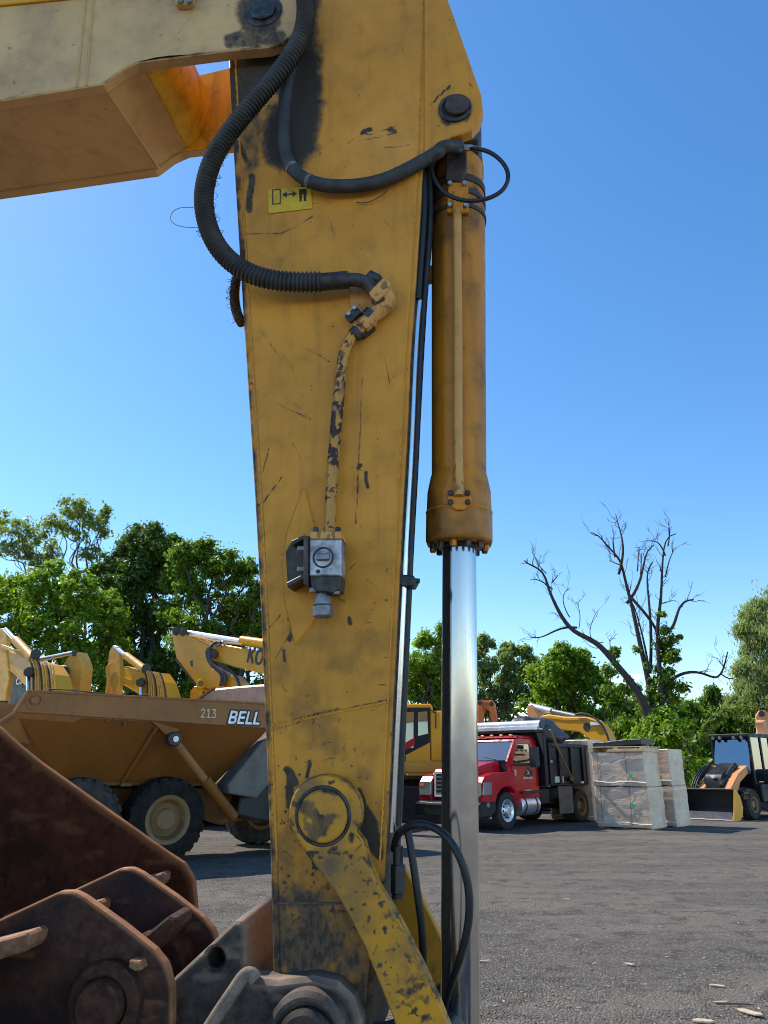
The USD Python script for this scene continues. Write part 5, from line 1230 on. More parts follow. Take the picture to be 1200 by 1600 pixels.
part(TK, 'dashboard', [box(0.34, 0.62, 1.55, 1.82, -2.05, NB - 0.06, 0.03), box(1.3, 1.55, 1.3, 2.15, -0.9, -0.45, 0.06), box(1.3, 1.55, 1.3, 2.15, -1.9, -1.3, 0.06)], M['ink'])
part(TK, 'steering_wheel', tube([(0.72 + 0.06 * math.cos(q), 1.85 + 0.17 * math.sin(q), -0.65 + 0.2 * math.cos(q)) for q in np.linspace(0, 2 * np.pi, 20)], 0.02, 6), M['ink'])
part(TK, 'wiper', [tube([(0.33, 1.87, w0), (0.40, 1.96, w0 - 0.45)], 0.012, 5) for w0 in (-0.6, -1.4)], M['ink'])
for k in range(5):
    part(TK, 'marker_light', disc((0.93, 2.55), 0.045, -0.42 - 0.34 * k - 0.05, -0.42 - 0.34 * k + 0.05, 0.01, n=12), M['amber'])
part(TK, 'hood', prism(rounded([(-1.12, 0.95), (-1.16, 1.45), (-1.02, 1.60), (-0.4, 1.72), (0.34, 1.83), (0.34, 0.9)], 0.05), -1.82, -0.44, 0.07), M['red'])
arch = Polygon([(-1.20, 0.72), (-1.22, 1.22), (-1.05, 1.40), (-0.55, 1.50), (0.1, 1.52), (0.46, 1.54), (0.46, 0.60), (0.2, 0.5), (-0.9, 0.5)]).difference(Point(0, 0.5).buffer(0.63))
arch = arch.buffer(-0.02).buffer(0.02)
arch = max(getattr(arch, 'geoms', [arch]), key=lambda g: g.area)
for w0, w1 in ((-0.46, -0.02), (-2.26, -1.80)):
    part(TK, 'fender', prism(arch, w0, w1, 0.035), M['red'])
door = rounded([(0.50, 0.78), (0.50, 1.2), (0.47, 1.70), (1.62, 1.72), (1.64, 0.78)], 0.05)
DR = part(TK, 'door', prism(door, NB, NB + 0.018, 0.01), M['red'])
part(DR, 'handle', prism(rounded([(1.42, 1.50), (1.58, 1.50), (1.58, 1.56), (1.42, 1.56)], 0.01), NB + 0.018, NB + 0.05, 0.008), M['ink'])
em = t(825, 1206, NB + 0.02)
part(DR, 'emblem', [prism(Polygon([(em[0] - 0.28, em[1] - 0.10), (em[0] + 0.30, em[1] - 0.10), (em[0] + 0.02, em[1] + 0.17)]), NB + 0.018, NB + 0.021), disc((em[0], em[1] - 0.02), 0.13, NB + 0.018, NB + 0.022, n=20)], M['ink'])
part(DR, 'emblem_mark', [prism([(em[0] - 0.10, em[1] + 0.05), (em[0] + 0.09, em[1] + 0.01), (em[0] + 0.02, em[1] - 0.03), (em[0] + 0.10, em[1] - 0.06), (em[0] - 0.08, em[1] - 0.07), (em[0] + 0.0, em[1] - 0.01)], NB + 0.022, NB + 0.025)] + [box(em[0] - 0.26 + 0.09 * k, em[0] - 0.20 + 0.09 * k, em[1] - 0.20, em[1] - 0.14, NB + 0.018, NB + 0.021) for k in range(6)] + [box(em[0] - 0.2 + 0.07 * k, em[0] - 0.155 + 0.07 * k, em[1] - 0.53, em[1] - 0.49, NB + 0.018, NB + 0.021) for k in range(5)], M['grey_print'])
part(DR, 'side_marker', prism(rounded([(0.56, 1.42), (0.68, 1.42), (0.68, 1.56), (0.62, 1.60), (0.56, 1.56)], 0.03), NB + 0.018, NB + 0.03, 0.004), M['grey_print'])
bd = t(793, 1196, -0.44)
part(TK, 'badge', box(bd[0] - 0.12, bd[0] + 0.2, bd[1] - 0.05, bd[1] + 0.05, -0.45, -0.425, 0.006), M['ink'])
part(TK, 'grille', [box(-1.20, -1.10, 0.88, 1.50, -1.64, -0.62, 0.03)], M['ink'])
part(TK, 'grille_frame', [box(-1.225, -1.19, 0.86, 0.92, -1.68, -0.58, 0.008), box(-1.225, -1.19, 1.47, 1.53, -1.68, -0.58, 0.008), box(-1.225, -1.19, 0.92, 1.47, -1.68, -1.62, 0.008), box(-1.225, -1.19, 0.92, 1.47, -0.64, -0.58, 0.008)], M['alloy'])
part(TK, 'grille_bars', [box(-1.24, -1.2, 0.93 + 0.11 * k, 0.97 + 0.11 * k, -1.6, -0.66) for k in range(5)], M['steel'])
for w0, w1 in ((-0.50, -0.06), (-2.22, -1.78)):
    HL = part(TK, 'headlight', box(-1.26, -1.14, 0.90, 1.26, w0, w1, 0.03), M['lamp_clear'])
    part(HL, 'indicator', box(-1.27, -1.20, 1.14, 1.22, w0 + 0.03, w1 - 0.25, 0.01), M['amber'])
hl_ = rounded([(-1.20, 0.92), (-0.80, 0.94), (-0.78, 1.26), (-1.17, 1.25)], 0.03)
part(TK, 'headlight', prism(hl_, -0.05, 0.0, 0.012), M['lamp_clear'])
part(TK, 'bumper', prism(rounded([(-1.36, 0.36), (-1.36, 0.72), (-1.2, 0.76), (-0.62, 0.74), (-0.66, 0.5), (-0.9, 0.36)], 0.03), -2.30, 0.02, 0.04), M['black_paint'])
part(TK, 'bumper_trim', box(-1.375, -1.355, 0.66, 0.71, -2.25, -0.05, 0.004), M['steel'])
part(TK, 'fog_light', disc(t(763, 1258, 0.02), 0.07, 0.0, 0.03, 0.01, n=16), M['lamp_clear'])
mr = t(835, 1182, 0.32)
MR = part(TK, 'mirror', box(mr[0] - 0.10, mr[0] + 0.08, mr[1] - 0.30, mr[1] + 0.27, 0.18, 0.46, 0.04), M['ink'])
part(MR, 'mirror_arm', [tube([(0.62, 1.72, NB), (0.9, 1.72, 0.1), (mr[0], mr[1] - 0.2, 0.25)], 0.035, 8), tube([(0.75, 1.80, NB), (0.95, 1.84, 0.1), (mr[0], mr[1] - 0.05, 0.22)], 0.03, 8)], M['ink'])
part(TK, 'frame_rail', [box(-1.0, 5.2, 0.72, 1.02, -1.75, -1.55), box(-1.0, 5.2, 0.72, 1.02, -0.72, -0.52), box(0.6, 4.9, 0.55, 0.75, -1.55, -0.72)], M['dark_frame'])
tk0, tk1 = (0.86, 0.60, -0.36), (1.86, 0.60, -0.36)
FTK = part(TK, 'fuel_tank', rod(tk0, tk1, 0.29, 32, 0.03), M['alloy'])
part(FTK, 'tank_strap', [rod((x, 0.60, -0.36), (x + 0.07, 0.60, -0.36), 0.297, 32) for x in (1.02, 1.62)], M['ink'])
part(TK, 'step', box(0.86, 1.9, 0.93, 0.99, -0.5, -0.05, 0.01), M['dark_frame'])
part(TK, 'exhaust', [box(1.95, 2.3, 0.5, 2.3, -1.4, -0.5, 0.03), box(2.0, 2.5, 0.6, 1.05, -0.5, -0.15, 0.03)], M['black_paint'])
part(TK, 'axle', [rod((x, 0.5, -2.2), (x, 0.5, -0.3), 0.12, 14) for x in (0, 4.35)], M['dark_frame'])
BD = part(TK, 'dump_bed', [prism([(2.30, 1.16), (5.20, 1.16), (5.34, 2.30), (5.26, 2.36), (2.30, 2.30)], -0.10, -0.02, 0.015), prism([(2.30, 1.16), (5.20, 1.16), (5.34, 2.30), (5.26, 2.36), (2.30, 2.30)], -2.42, -2.34, 0.015), box(2.3, 5.2, 1.12, 1.20, -2.40, -0.04, 0.01), box(5.18, 5.28, 1.18, 2.3, -2.34, -0.10, 0.01)], M['black_paint'])
for x in (2.36, 2.95, 3.7, 4.45, 5.12):
    part(BD, 'bed_rib', box(x - 0.06, x + 0.06, 1.16, 2.28, -0.02, 0.05, 0.012), M['black_paint'])
part(BD, 'bed_rail', box(2.28, 5.3, 2.26, 2.36, -0.14, 0.06, 0.015), M['black_paint'])
part(BD, 'bulkhead', [box(2.06, 2.22, 1.10, 2.78, -2.42, 0.02, 0.02), box(1.55, 2.2, 2.66, 2.74, -2.42, 0.02, 0.02), prism([(1.7, 2.66), (2.1, 2.66), (2.1, 1.9)], -0.06, 0.0, 0.01)], M['black_paint'])
rr0, rr1 = (1.86, 2.90, 0.10), (1.86, 2.90, -2.5)
TR = part(TK, 'tarp_roller', [rod(rr0, rr1, 0.125, 28, 0.02), box(1.66, 2.02, 2.74, 2.84, -2.45, 0.05, 0.02)], M['tin'])
part(TR, 'roller_cap', rod((1.86, 2.90, 0.09), (1.86, 2.90, 0.15), 0.135, 24, 0.02), M['steel_dark'])
part(TK, 'tarp_arm', [tube([t(859, 1140, 0.16), t(874, 1175, 0.16), t(894, 1217, 0.16)], 0.035, 8), rod(t(894, 1217, 0.0), t(894, 1217, 0.22), 0.07, 12)], M['rim_tan'])
lr = np.random.default_rng(4)
ld = trimesh.creation.icosphere(3)
lv = np.array(ld.vertices); lv = lv * [1.15, 0.62, 0.9] * (1 + 0.5 * (fbm(lv * 2.4 + 5, 4, 2)[:, None] - 0.5)) + [3.5, 2.62, -1.2]
part(TK, 'load_cover', trimesh.Trimesh(lv, ld.faces, process=False), M['cloth_black'], smooth=True)
part(TK, 'mud_guard', prism(rounded([(2.86, 0.30), (3.72, 0.30), (3.72, 1.10), (2.86, 1.10)], 0.03), -0.06, -0.03, 0.008), M['grey_flap'])
rp = t(874, 1218, 0.01)
part(TK, 'reflective_plate', box(rp[0] - 0.25, rp[0] + 0.28, rp[1] - 0.09, rp[1] + 0.09, -0.02, 0.012, 0.003), plain('pale_green_plate', (0.35, 0.48, 0.42), 0.4))
part(TK, 'side_lamp', box(4.25, 4.5, 1.17, 1.23, -0.02, 0.03, 0.005), M['white'])
part(TK, 'upper_lamp', box(2.32, 2.44, 1.78, 1.86, 0.05, 0.07, 0.005), M['lamp_clear'])
for o_ in (-0.03, -1.98):
    wheel(TK, (0.0, 0.5), 0.5, 0.28, 0.285, M['tyre_grey'], M['alloy'], out=o_, holes=10, dish=0.03)
for o_ in (-0.06, -1.75):
    wheel(TK, (4.35, 0.5), 0.5, 0.58, 0.285, M['tyre_grey'], M['rim_tan'], out=o_, holes=8, dish=0.16)

# ------------------------------------------------------------------ wrapped loads
def wrapped(mesh_box, seed, amp=0.02):
    u0, u1, v0, v1, w0, w1 = mesh_box
    b = dense(box(u0, u1, v0, v1, w0, w1, 0.03), 0.07)
    v = np.array(b.vertices)
    n1 = fbm(v * [2.3, 6.0, 2.3] + seed, 4, seed) - 0.5
    n2 = fbm(v * [3.0, 3.0, 3.0] + seed + 9, 4, seed + 3) - 0.5
    c = np.array([(u0 + u1) / 2, v[:, 1].mean(), (w0 + w1) / 2])
    d = v - c; d[:, 1] *= 0.15; d /= np.linalg.norm(d, axis=1, keepdims=True)
    v += d * (amp * 2.2 * n1 + amp * 1.2 * n2)[:, None]
    return trimesh.Trimesh(v, b.faces, process=False)

def load(F, label, bx, seed, marks=(), straps=True, top_lip=False):
    u0, u1, v0, v1, w0, w1 = bx
    L = thing('wrapped_load', label, 'pallet load', F)
    part(L, 'wrapped_boxes', wrapped((u0, u1, v0 + 0.035, v1 + 0.01, w0, w1), seed), M['wrap'], smooth=60)
    pl = part(L, 'pallet', [box(u0 + 0.06, u1 - 0.06, v0 + 0.085, v0 + 0.108, w0 + 0.06, w1 - 0.06)], M['wood'])
    for k in range(3):
        uu = u0 + 0.1 + (u1 - u0 - 0.2) * k / 2
        part(pl, 'block', box(uu - 0.06, uu + 0.06, v0 + 0.005, v0 + 0.085, w0 + 0.06, w1 - 0.06, 0.004), M['wood'])
    for (x, y, s) in marks:
        part(L, 'label_sticker', box(x - s, x + s, y - s * 1.1, y + s * 1.1, w1 + 0.012, w1 + 0.022), M['green_mark'])
    if straps:
        for x in (u0 + (u1 - u0) * 0.12, u0 + (u1 - u0) * 0.66):
            part(L, 'strap', [box(x - 0.005, x + 0.005, v0 + 0.12, v1 + 0.012, w1 + 0.010, w1 + 0.016), box(x - 0.005, x + 0.005, v1 + 0.008, v1 + 0.014, w0, w1 + 0.012)], M['grey_flap'])
    part(L, 'film_edge', [tube([(u0 - 0.01 + (u1 - u0 + 0.02) * q, v0 + 0.15 + 0.02 * math.sin(9 * q + seed), w1 + 0.015) for q in np.linspace(0, 1, 14)], 0.012, 5)], M['white'])
    return L
P1 = Frame([*ground_at(1016, 1297)[:2], 0], yaw=40)
load(P1, 'lower brown wrapped pallet load of the nearer stack, on the gravel', (-1.56, 0.06, 0.0, 1.10, -1.12, 0.0), 3, [(-0.42, 0.62, 0.05)])
load(P1, 'upper brown wrapped pallet load of the nearer stack, under loose boards', (-1.57, 0.03, 1.10, 2.06, -1.12, 0.0), 8, [(-0.40, 1.42, 0.05)])
bp_ = thing('wooden_pallet', 'pale wooden pallet lying flat on top of the nearer wrapped stack', 'pallet', P1)
for k in range(5):
    part(bp_, 'board', box(-1.66, 0.10, 2.20, 2.225, -1.18 + 0.26 * k, -1.04 + 0.26 * k + 0.02, 0.004), M['wood'])
for k in range(3):
    part(bp_, 'block', box(-1.62 + 0.78 * k, -1.50 + 0.78 * k, 2.075, 2.198, -1.15, 0.02, 0.006), M['wood'])
part(bp_, 'bent_board', prism(rounded([(-1.05, 2.08), (0.0, 2.08), (0.04, 2.14), (-0.2, 2.16), (-1.0, 2.15)], 0.01), 0.03, 0.06, 0.004), M['wood'])
sv = dense(box(-1.55, -0.05, 2.235, 2.33, -1.1, -0.1, 0.03), 0.08)
vv = np.array(sv.vertices); vv[:, 1] += np.where(vv[:, 1] > 2.28, 0.07, 0) + 0.10 * (fbm(vv * [2.5, 1, 2.5], 4, 4) - 0.45) + 0.06 * (vv[:, 0] + 0.8)
vv[:, 1] = np.maximum(vv[:, 1], 2.228)
obj('black_sheet', 'black plastic sheet bundle lying on the flat wooden pallet', 'plastic sheet', trimesh.Trimesh(vv, sv.faces, process=False), M['cloth_black'], P1, smooth=60)
P2 = Frame(P1.O - P1.W * 1.32 + P1.U * 0.16, yaw=41)
load(P2, 'lower wrapped load of the farther stack, partly behind the nearer stack', (-1.5, 0.12, 0.0, 1.12, -1.1, 0.0), 14, [(-0.30, 0.78, 0.05)])
load(P2, 'upper pale-topped wrapped load of the farther stack, nothing on it', (-1.5, 0.10, 1.12, 2.16, -1.1, 0.0), 19, [(-0.30, 1.42, 0.05)])
P3 = Frame((6.35, 26.5, 0), yaw=40)
load(P3, 'pale wrapped load behind the black truck bed', (-1.0, 0.55, 0.0, 2.52, -1.1, 0.0), 23, straps=False)

# ------------------------------------------------------------------ backhoe loader at the right
B = Frame([*ground_at(1142, 1283)[:2], 0], yaw=50)
BH_ = thing('backhoe_loader', 'black and orange backhoe loader with its bucket on the gravel, right edge', 'backhoe', B)
b = B.at
bu0, bu1 = -1.72, 0.08
prof = [(0.02, 0.0), (-0.35, -0.02), (-0.62, 0.12), (-0.72, 0.4), (-0.62, 0.72), (-0.42, 0.93), (-0.38, 0.95)]   # (w, v)
pr = spline([(w_, v_, 0) for w_, v_ in prof], 18)[:, :2]
def extrude_u(pts_wv, u0, u1, bev=0.0):
    """a plate of outline (w, v) between u0 and u1"""
    q = prism(pts_wv, -u1, -u0, bev)
    v = np.array(q.vertices)
    return trimesh.Trimesh(np.stack([-v[:, 2], v[:, 1], v[:, 0]], 1), q.faces, process=False)
LB = part(BH_, 'loader_bucket', extrude_u(list(LineString(pr).buffer(0.02, cap_style=2).exterior.coords)[:-1], bu0, bu1), plain('bucket_black', (0.012, 0.012, 0.013), 0.45, scale=4))
part(LB, 'cutting_edge', [box(bu0 - 0.02, bu1 + 0.02, 0.0, 0.035, -0.2, 0.12, 0.006), box(bu0 + 0.05, bu1 - 0.05, 0.03, 0.26, -0.1, -0.085)], plain('worn_edge_steel', (0.30, 0.30, 0.31), 0.35, 0.7, scale=5))
part(LB, 'bucket_lip', box(bu0, bu1, 0.93, 0.98, -0.46, -0.36, 0.01), M['steel_dark'])
sp_ = [(0.06, 0.0), (-0.35, -0.01), (-0.64, 0.12), (-0.74, 0.4), (-0.64, 0.74), (-0.40, 0.97), (-0.30, 0.92), (-0.12, 0.35)]
for u_ in (bu0 - 0.03, bu1):
    part(LB, 'bucket_side', extrude_u(sp_, u_, u_ + 0.03, 0.006), M['yellow_far'] if u_ > -1 else M['black_paint'])
WH, WCAB = -1.05, -2.3
hx0 = b(1080, 1230, -0.75)[0]
for px0, px1, name in ((1090, 1103, 'l'), (1131, 1150, 'r')):
    q0, q1 = b(px0 + 3, 1230, -0.75), b(px1 - 2, 1190, -2.1)
    am = part(BH_, 'loader_arm', extrude_u([(-0.70, 0.55), (-0.78, 0.95), (-1.5, 1.45), (-2.3, 1.75), (-2.3, 1.5), (-1.5, 1.15), (-0.95, 0.5)], q0[0] - 0.16, q0[0] + 0.16, 0.03), M['orange_pale'])
    part(am, 'arm_cylinder', [rod((q0[0] - 0.2, 1.05, -0.8), (q0[0] - 0.2, 1.75, -2.0), 0.06, 12), rod((q0[0] - 0.2, 1.35, -1.3), (q0[0] - 0.2, 1.75, -2.0), 0.085, 12)], M['steel_dark'])
for k in range(3):
    part(BH_, 'hose', tube(spline([(hx0 + 0.08 * k, 0.95, -0.75), (hx0 + 0.03 + 0.08 * k, 1.25, -0.95), (hx0 + 0.05 + 0.08 * k, 1.6, -1.5), (hx0 + 0.1 + 0.06 * k, 1.8, -2.1)], 20), 0.026, 7), M['hose_black'])
hdl, hdr = b(1103, 1215, -1.2), b(1131, 1215, -1.2)
HD = part(BH_, 'hood', extrude_u([(-0.95, 0.7), (-0.98, 1.25), (-1.1, 1.42), (-2.25, 1.82), (-2.3, 0.7)], hdl[0], hdr[0] + 0.05, 0.06), M['black_paint'])
bg = b(1114, 1214, -0.97)
part(HD, 'hood_badge', prism(rounded([(bg[0] - 0.09, bg[1] + 0.05), (bg[0] + 0.09, bg[1] + 0.05), (bg[0] + 0.06, bg[1] - 0.02), (bg[0], bg[1] - 0.05), (bg[0] - 0.06, bg[1] - 0.02)], 0.008), -0.99, -0.95, 0.004), M['white'])
cl, crr = b(1111, 1150, WCAB), b(1169, 1150, WCAB)
zt = cl[1]; zb = 0.75
CB = part(BH_, 'cab', [box(cl[0] - 0.06, crr[0] + 0.06, zt - 0.07, zt + 0.05, WCAB - 1.55, WCAB + 0.15, 0.03)] +
          [box(u_ - 0.04, u_ + 0.04, zb, zt - 0.07, w_ - 0.05, w_ + 0.05, 0.01) for u_ in (cl[0], crr[0]) for w_ in (WCAB, WCAB - 0.8, WCAB - 1.5)] +
          [box(cl[0], crr[0], zb, 1.15, WCAB - 1.5, WCAB - 0.05, 0.02)], M['black_paint'])
part(CB, 'windshield', extrude_u([(WCAB + 0.14, 1.45), (WCAB + 0.15, 1.45), (WCAB - 0.09, zt - 0.06), (WCAB - 0.10, zt - 0.06)], cl[0] + 0.04, crr[0] - 0.04), M['glass'])
part(CB, 'rear_window', box(cl[0] + 0.04, crr[0] - 0.04, 1.3, zt - 0.07, WCAB - 1.51, WCAB - 1.50), M['glass'])
for w0, w1 in ((WCAB - 0.75, WCAB - 0.05), (WCAB - 1.45, WCAB - 0.85)):
    part(CB, 'side_window', box(crr[0] - 0.006, crr[0] + 0.006, 1.2, zt - 0.08, w0, w1), M['glass'])
part(CB, 'dashboard', [box(cl[0] + 0.1, crr[0] - 0.1, 1.15, 1.55, WCAB - 0.35, WCAB - 0.12, 0.04), box(cl[0] + 0.4, crr[0] - 0.4, 1.15, 2.1, WCAB - 1.25, WCAB - 0.95, 0.06)], M['ink'])
for k in range(4):
    x = cl[0] + (crr[0] - cl[0]) * (0.1, 0.28, 0.66, 0.86)[k]
    part(CB, 'work_light', rod((x, zt - 0.09, WCAB + 0.10), (x, zt - 0.09, WCAB + 0.18), 0.06, 14, 0.01), M['lamp_clear'])
part(BH_, 'chassis', [box(cl[0] + 0.15, crr[0] - 0.15, 0.5, 1.0, -4.2, -1.0, 0.04)], M['black_paint'])
part(BH_, 'side_tank', box(crr[0] - 0.1, crr[0] + 0.25, 0.55, 1.1, WCAB - 0.75, WCAB + 0.1, 0.04), M['black_paint'])
fw_ = b(1170, 1257, -1.3)
wheel(BH_, (1.45, 0.47), 0.47, 0.32, 0.25, M['tyre_grey'], M['rim_tan'], lugs=16, lug_h=0.03, out=fw_[0] + 0.14, along_u=True, dish=0.1)
wheel(BH_, (1.45, 0.47), 0.47, 0.32, 0.25, M['tyre_grey'], M['rim_tan'], lugs=16, lug_h=0.03, out=cl[0] + 0.3, along_u=True, dish=0.1)
wheel(BH_, (3.75, 0.72), 0.72, 0.45, 0.38, M['tyre_grey'], M['rim_tan'], lugs=18, lug_h=0.04, out=crr[0] + 0.38, along_u=True, dish=0.12)
wheel(BH_, (3.75, 0.72), 0.72, 0.45, 0.38, M['tyre_grey'], M['rim_tan'], lugs=18, lug_h=0.04, out=cl[0] + 0.1, along_u=True, dish=0.12)
part(BH_, 'rear_fender', extrude_u([(-2.95, 0.95), (-3.05, 1.45), (-3.4, 1.6), (-4.2, 1.6), (-4.5, 1.3), (-4.3, 1.35), (-3.4, 1.45), (-3.15, 1.3)], crr[0] - 0.02, crr[0] + 0.42, 0.01), M['black_paint'])
bq = (cl[0] + crr[0]) / 2
part(BH_, 'rear_boom', [extrude_u([(-4.3, 0.9), (-4.3, 1.4), (-4.9, 2.6), (-4.8, 3.3), (-5.1, 3.4), (-5.3, 2.6), (-4.8, 1.2)], bq - 0.15, bq + 0.15, 0.02)], M['orange_pale'])

# orange and white arm behind the backhoe, orange linkage behind the truck, yellow boom behind the truck
O1 = Frame((*(ground_at(1188, 1268)[:2]), 0), yaw=20)
OT = thing('orange_machine', 'orange and white machine arm rising behind the backhoe cab', 'excavator', O1)
part(OT, 'stick', prism(rounded(O1.poly([(1181, 1118), (1186, 1110), (1196, 1110), (1204, 1120), (1212, 1150), (1210, 1200), (1180, 1200), (1184, 1150)], 0), 0.04), -0.4, 0, 0.03), M['orange_pale'])
part(OT, 'stick_panel', prism(rounded(O1.poly([(1182, 1126), (1190, 1124), (1189, 1148), (1181, 1150)], 0.02), 0.03), 0.0, 0.03, 0.01), M['white'])
part(OT, 'stick_pin', rod(O1.at(1190, 1115, -0.5), O1.at(1190, 1115, 0.05), 0.12, 14), M['steel_dark'])
base(OT, O1.at(1215, 1150)[0] + 1.0, -1.5, M['orange_pale'], top=2.0)

O2 = Frame((4.3, 32.0, 0), yaw=20)
O2T = thing('orange_machine', 'bright orange machine linkage just above the silver tarp roller', 'excavator', O2)
part(O2T, 'stick', [prism(rounded(O2.poly([(735, 1096), (768, 1094), (772, 1100), (775, 1122), (776, 1170), (768, 1170), (764, 1112), (758, 1106), (752, 1122), (752, 1170), (735, 1170)], 0), 0.03), -0.35, 0, 0.03)], M['orange'])
part(O2T, 'link', [prism(rounded(O2.poly([(747, 1094), (752, 1094), (756, 1120), (754, 1150), (748, 1150)], 0.1), 0.03), 0.03, 0.1, 0.02), prism(rounded(O2.poly([(764, 1096), (770, 1098), (776, 1150), (770, 1150)], 0.1), 0.03), 0.03, 0.1, 0.02)], M['orange'])
part(O2T, 'link_pin', [rod(O2.at(x, y, -0.4), O2.at(x, y, 0.14), 0.10, 14) for x, y in ((750, 1098), (768, 1100))], M['steel_dark'])
part(O2T, 'bucket', prism(rounded(O2.poly([(740, 1150), (790, 1150), (800, 1200), (770, 1240), (735, 1230)], 0), 0.1), -1.0, 0.2, 0.03), M['rust'])
base(O2T, O2.at(690, 1150)[0], -1.5, M['orange'], top=2.1)

O3 = Frame((*(ground_at(890, 1272)[:2]), 0), yaw=48)
O3T = thing('tracked_excavator', 'yellow excavator boom arching down behind the truck bed', 'excavator', O3)
part(O3T, 'boom', prism(rounded(O3.poly([(840, 1120), (856, 1116), (885, 1120), (914, 1120), (930, 1126), (945, 1141), (953, 1160), (958, 1200), (928, 1200), (922, 1156), (905, 1144), (880, 1141), (855, 1140), (846, 1132)], 0), 0.04), -0.55, 0, 0.04), M['yellow_far'])
part(O3T, 'stick', prism(rounded(O3.poly([(823, 1104), (829, 1101), (834, 1106), (842, 1120), (846, 1140), (840, 1180), (822, 1180), (824, 1130)], 0.05), 0.03), -0.45, 0.05, 0.03), M['orange_pale'])
part(O3T, 'cylinder_rod', rod(O3.at(831, 1104, -0.2), O3.at(862, 1111, -0.2), 0.13, 16), M['tin'])
part(O3T, 'cylinder_barrel', rod(O3.at(860, 1111, -0.2), O3.at(900, 1119, -0.2), 0.10, 16, 0.02), M['steel'])
part(O3T, 'boom_edge', bent_plate(O3.poly([(846, 1120), (884, 1124), (914, 1124), (928, 1130)], 0.02), 0.06, -0.02, 0.03), M['yellow_tan'])
for k in range(3):
    hosepack(O3T, O3, [(900, 1118 - k), (920, 1119 - k), (938, 1128 + k), (950, 1150 + 2 * k), (954, 1180)], 0.05 + 0.03 * k, 0.035, M['hose'] if k else M['yellow_tan'])
part(O3T, 'lamp', box(*(O3.at(930, 1130, 0.05)[0] + np.array([-0.2, 0.25])), *(O3.at(930, 1131, 0.05)[1] + np.array([-0.05, 0.08])), 0.0, 0.08, 0.01), M['white'])
part(O3T, 'boom_hole', disc(O3.at(917, 1136, 0.0), 0.16, 0.0, 0.01, n=16), M['steel_dark'])
base(O3T, O3.at(868, 1150)[0] - 1.2, -2.6, M['yellow_far'], top=2.2)

# ------------------------------------------------------------------ trees
def leaf_cloud(centres, n, size, seed, spread, droop=0.0, aspect=0.5):
    """n leaves about the clump centres (x, y, z, radius), each a bent pair of triangles"""
    r = np.random.default_rng(seed)
    c = np.asarray(centres, float)
    k = r.choice(len(c), n, p=c[:, 3] ** 1.6 / (c[:, 3] ** 1.6).sum())
    g = r.normal(0, 1, (n, 3)); g /= np.linalg.norm(g, axis=1, keepdims=True)
    rad = c[k, 3] * spread * (0.15 + 0.55 * np.abs(r.normal(0, 1, n)))
    p = c[k, :3] + g * rad[:, None] * [1, 0.8, 1]
    nrm = g + r.normal(0, 0.55, (n, 3)) + [0, 0.35, 0]; nrm /= np.linalg.norm(nrm, axis=1, keepdims=True)
    d = np.cross(nrm, r.normal(0, 1, (n, 3))) + [0, -droop, 0]; d /= np.linalg.norm(d, axis=1, keepdims=True)
    s = np.cross(nrm, d); s /= np.maximum(np.linalg.norm(s, axis=1, keepdims=True), 1e-6)
    L = size * (0.6 + 0.8 * r.random(n))[:, None]
    v = np.stack([p - d * L, p + s * L * aspect + nrm * L * 0.12, p + d * L, p - s * L * aspect + nrm * L * 0.12], 1).reshape(-1, 3)
    b_ = 4 * np.arange(n)[:, None]
    f = np.concatenate([b_ + [0, 1, 2], b_ + [0, 2, 3]])
    return trimesh.Trimesh(v, f, process=False)

def limb(p0, p1, r0, r1, rng, n=7, wob=0.05):
    p0, p1 = np.asarray(p0, float), np.asarray(p1, float)
    L = np.linalg.norm(p1 - p0)
    pts = p0 + (p1 - p0) * np.linspace(0, 1, n)[:, None]
    pts[1:-1] += rng.normal(0, wob * L, (n - 2, 3))
    return tube(spline(pts, n * 2), np.linspace(r0, r1, n * 2), 7)

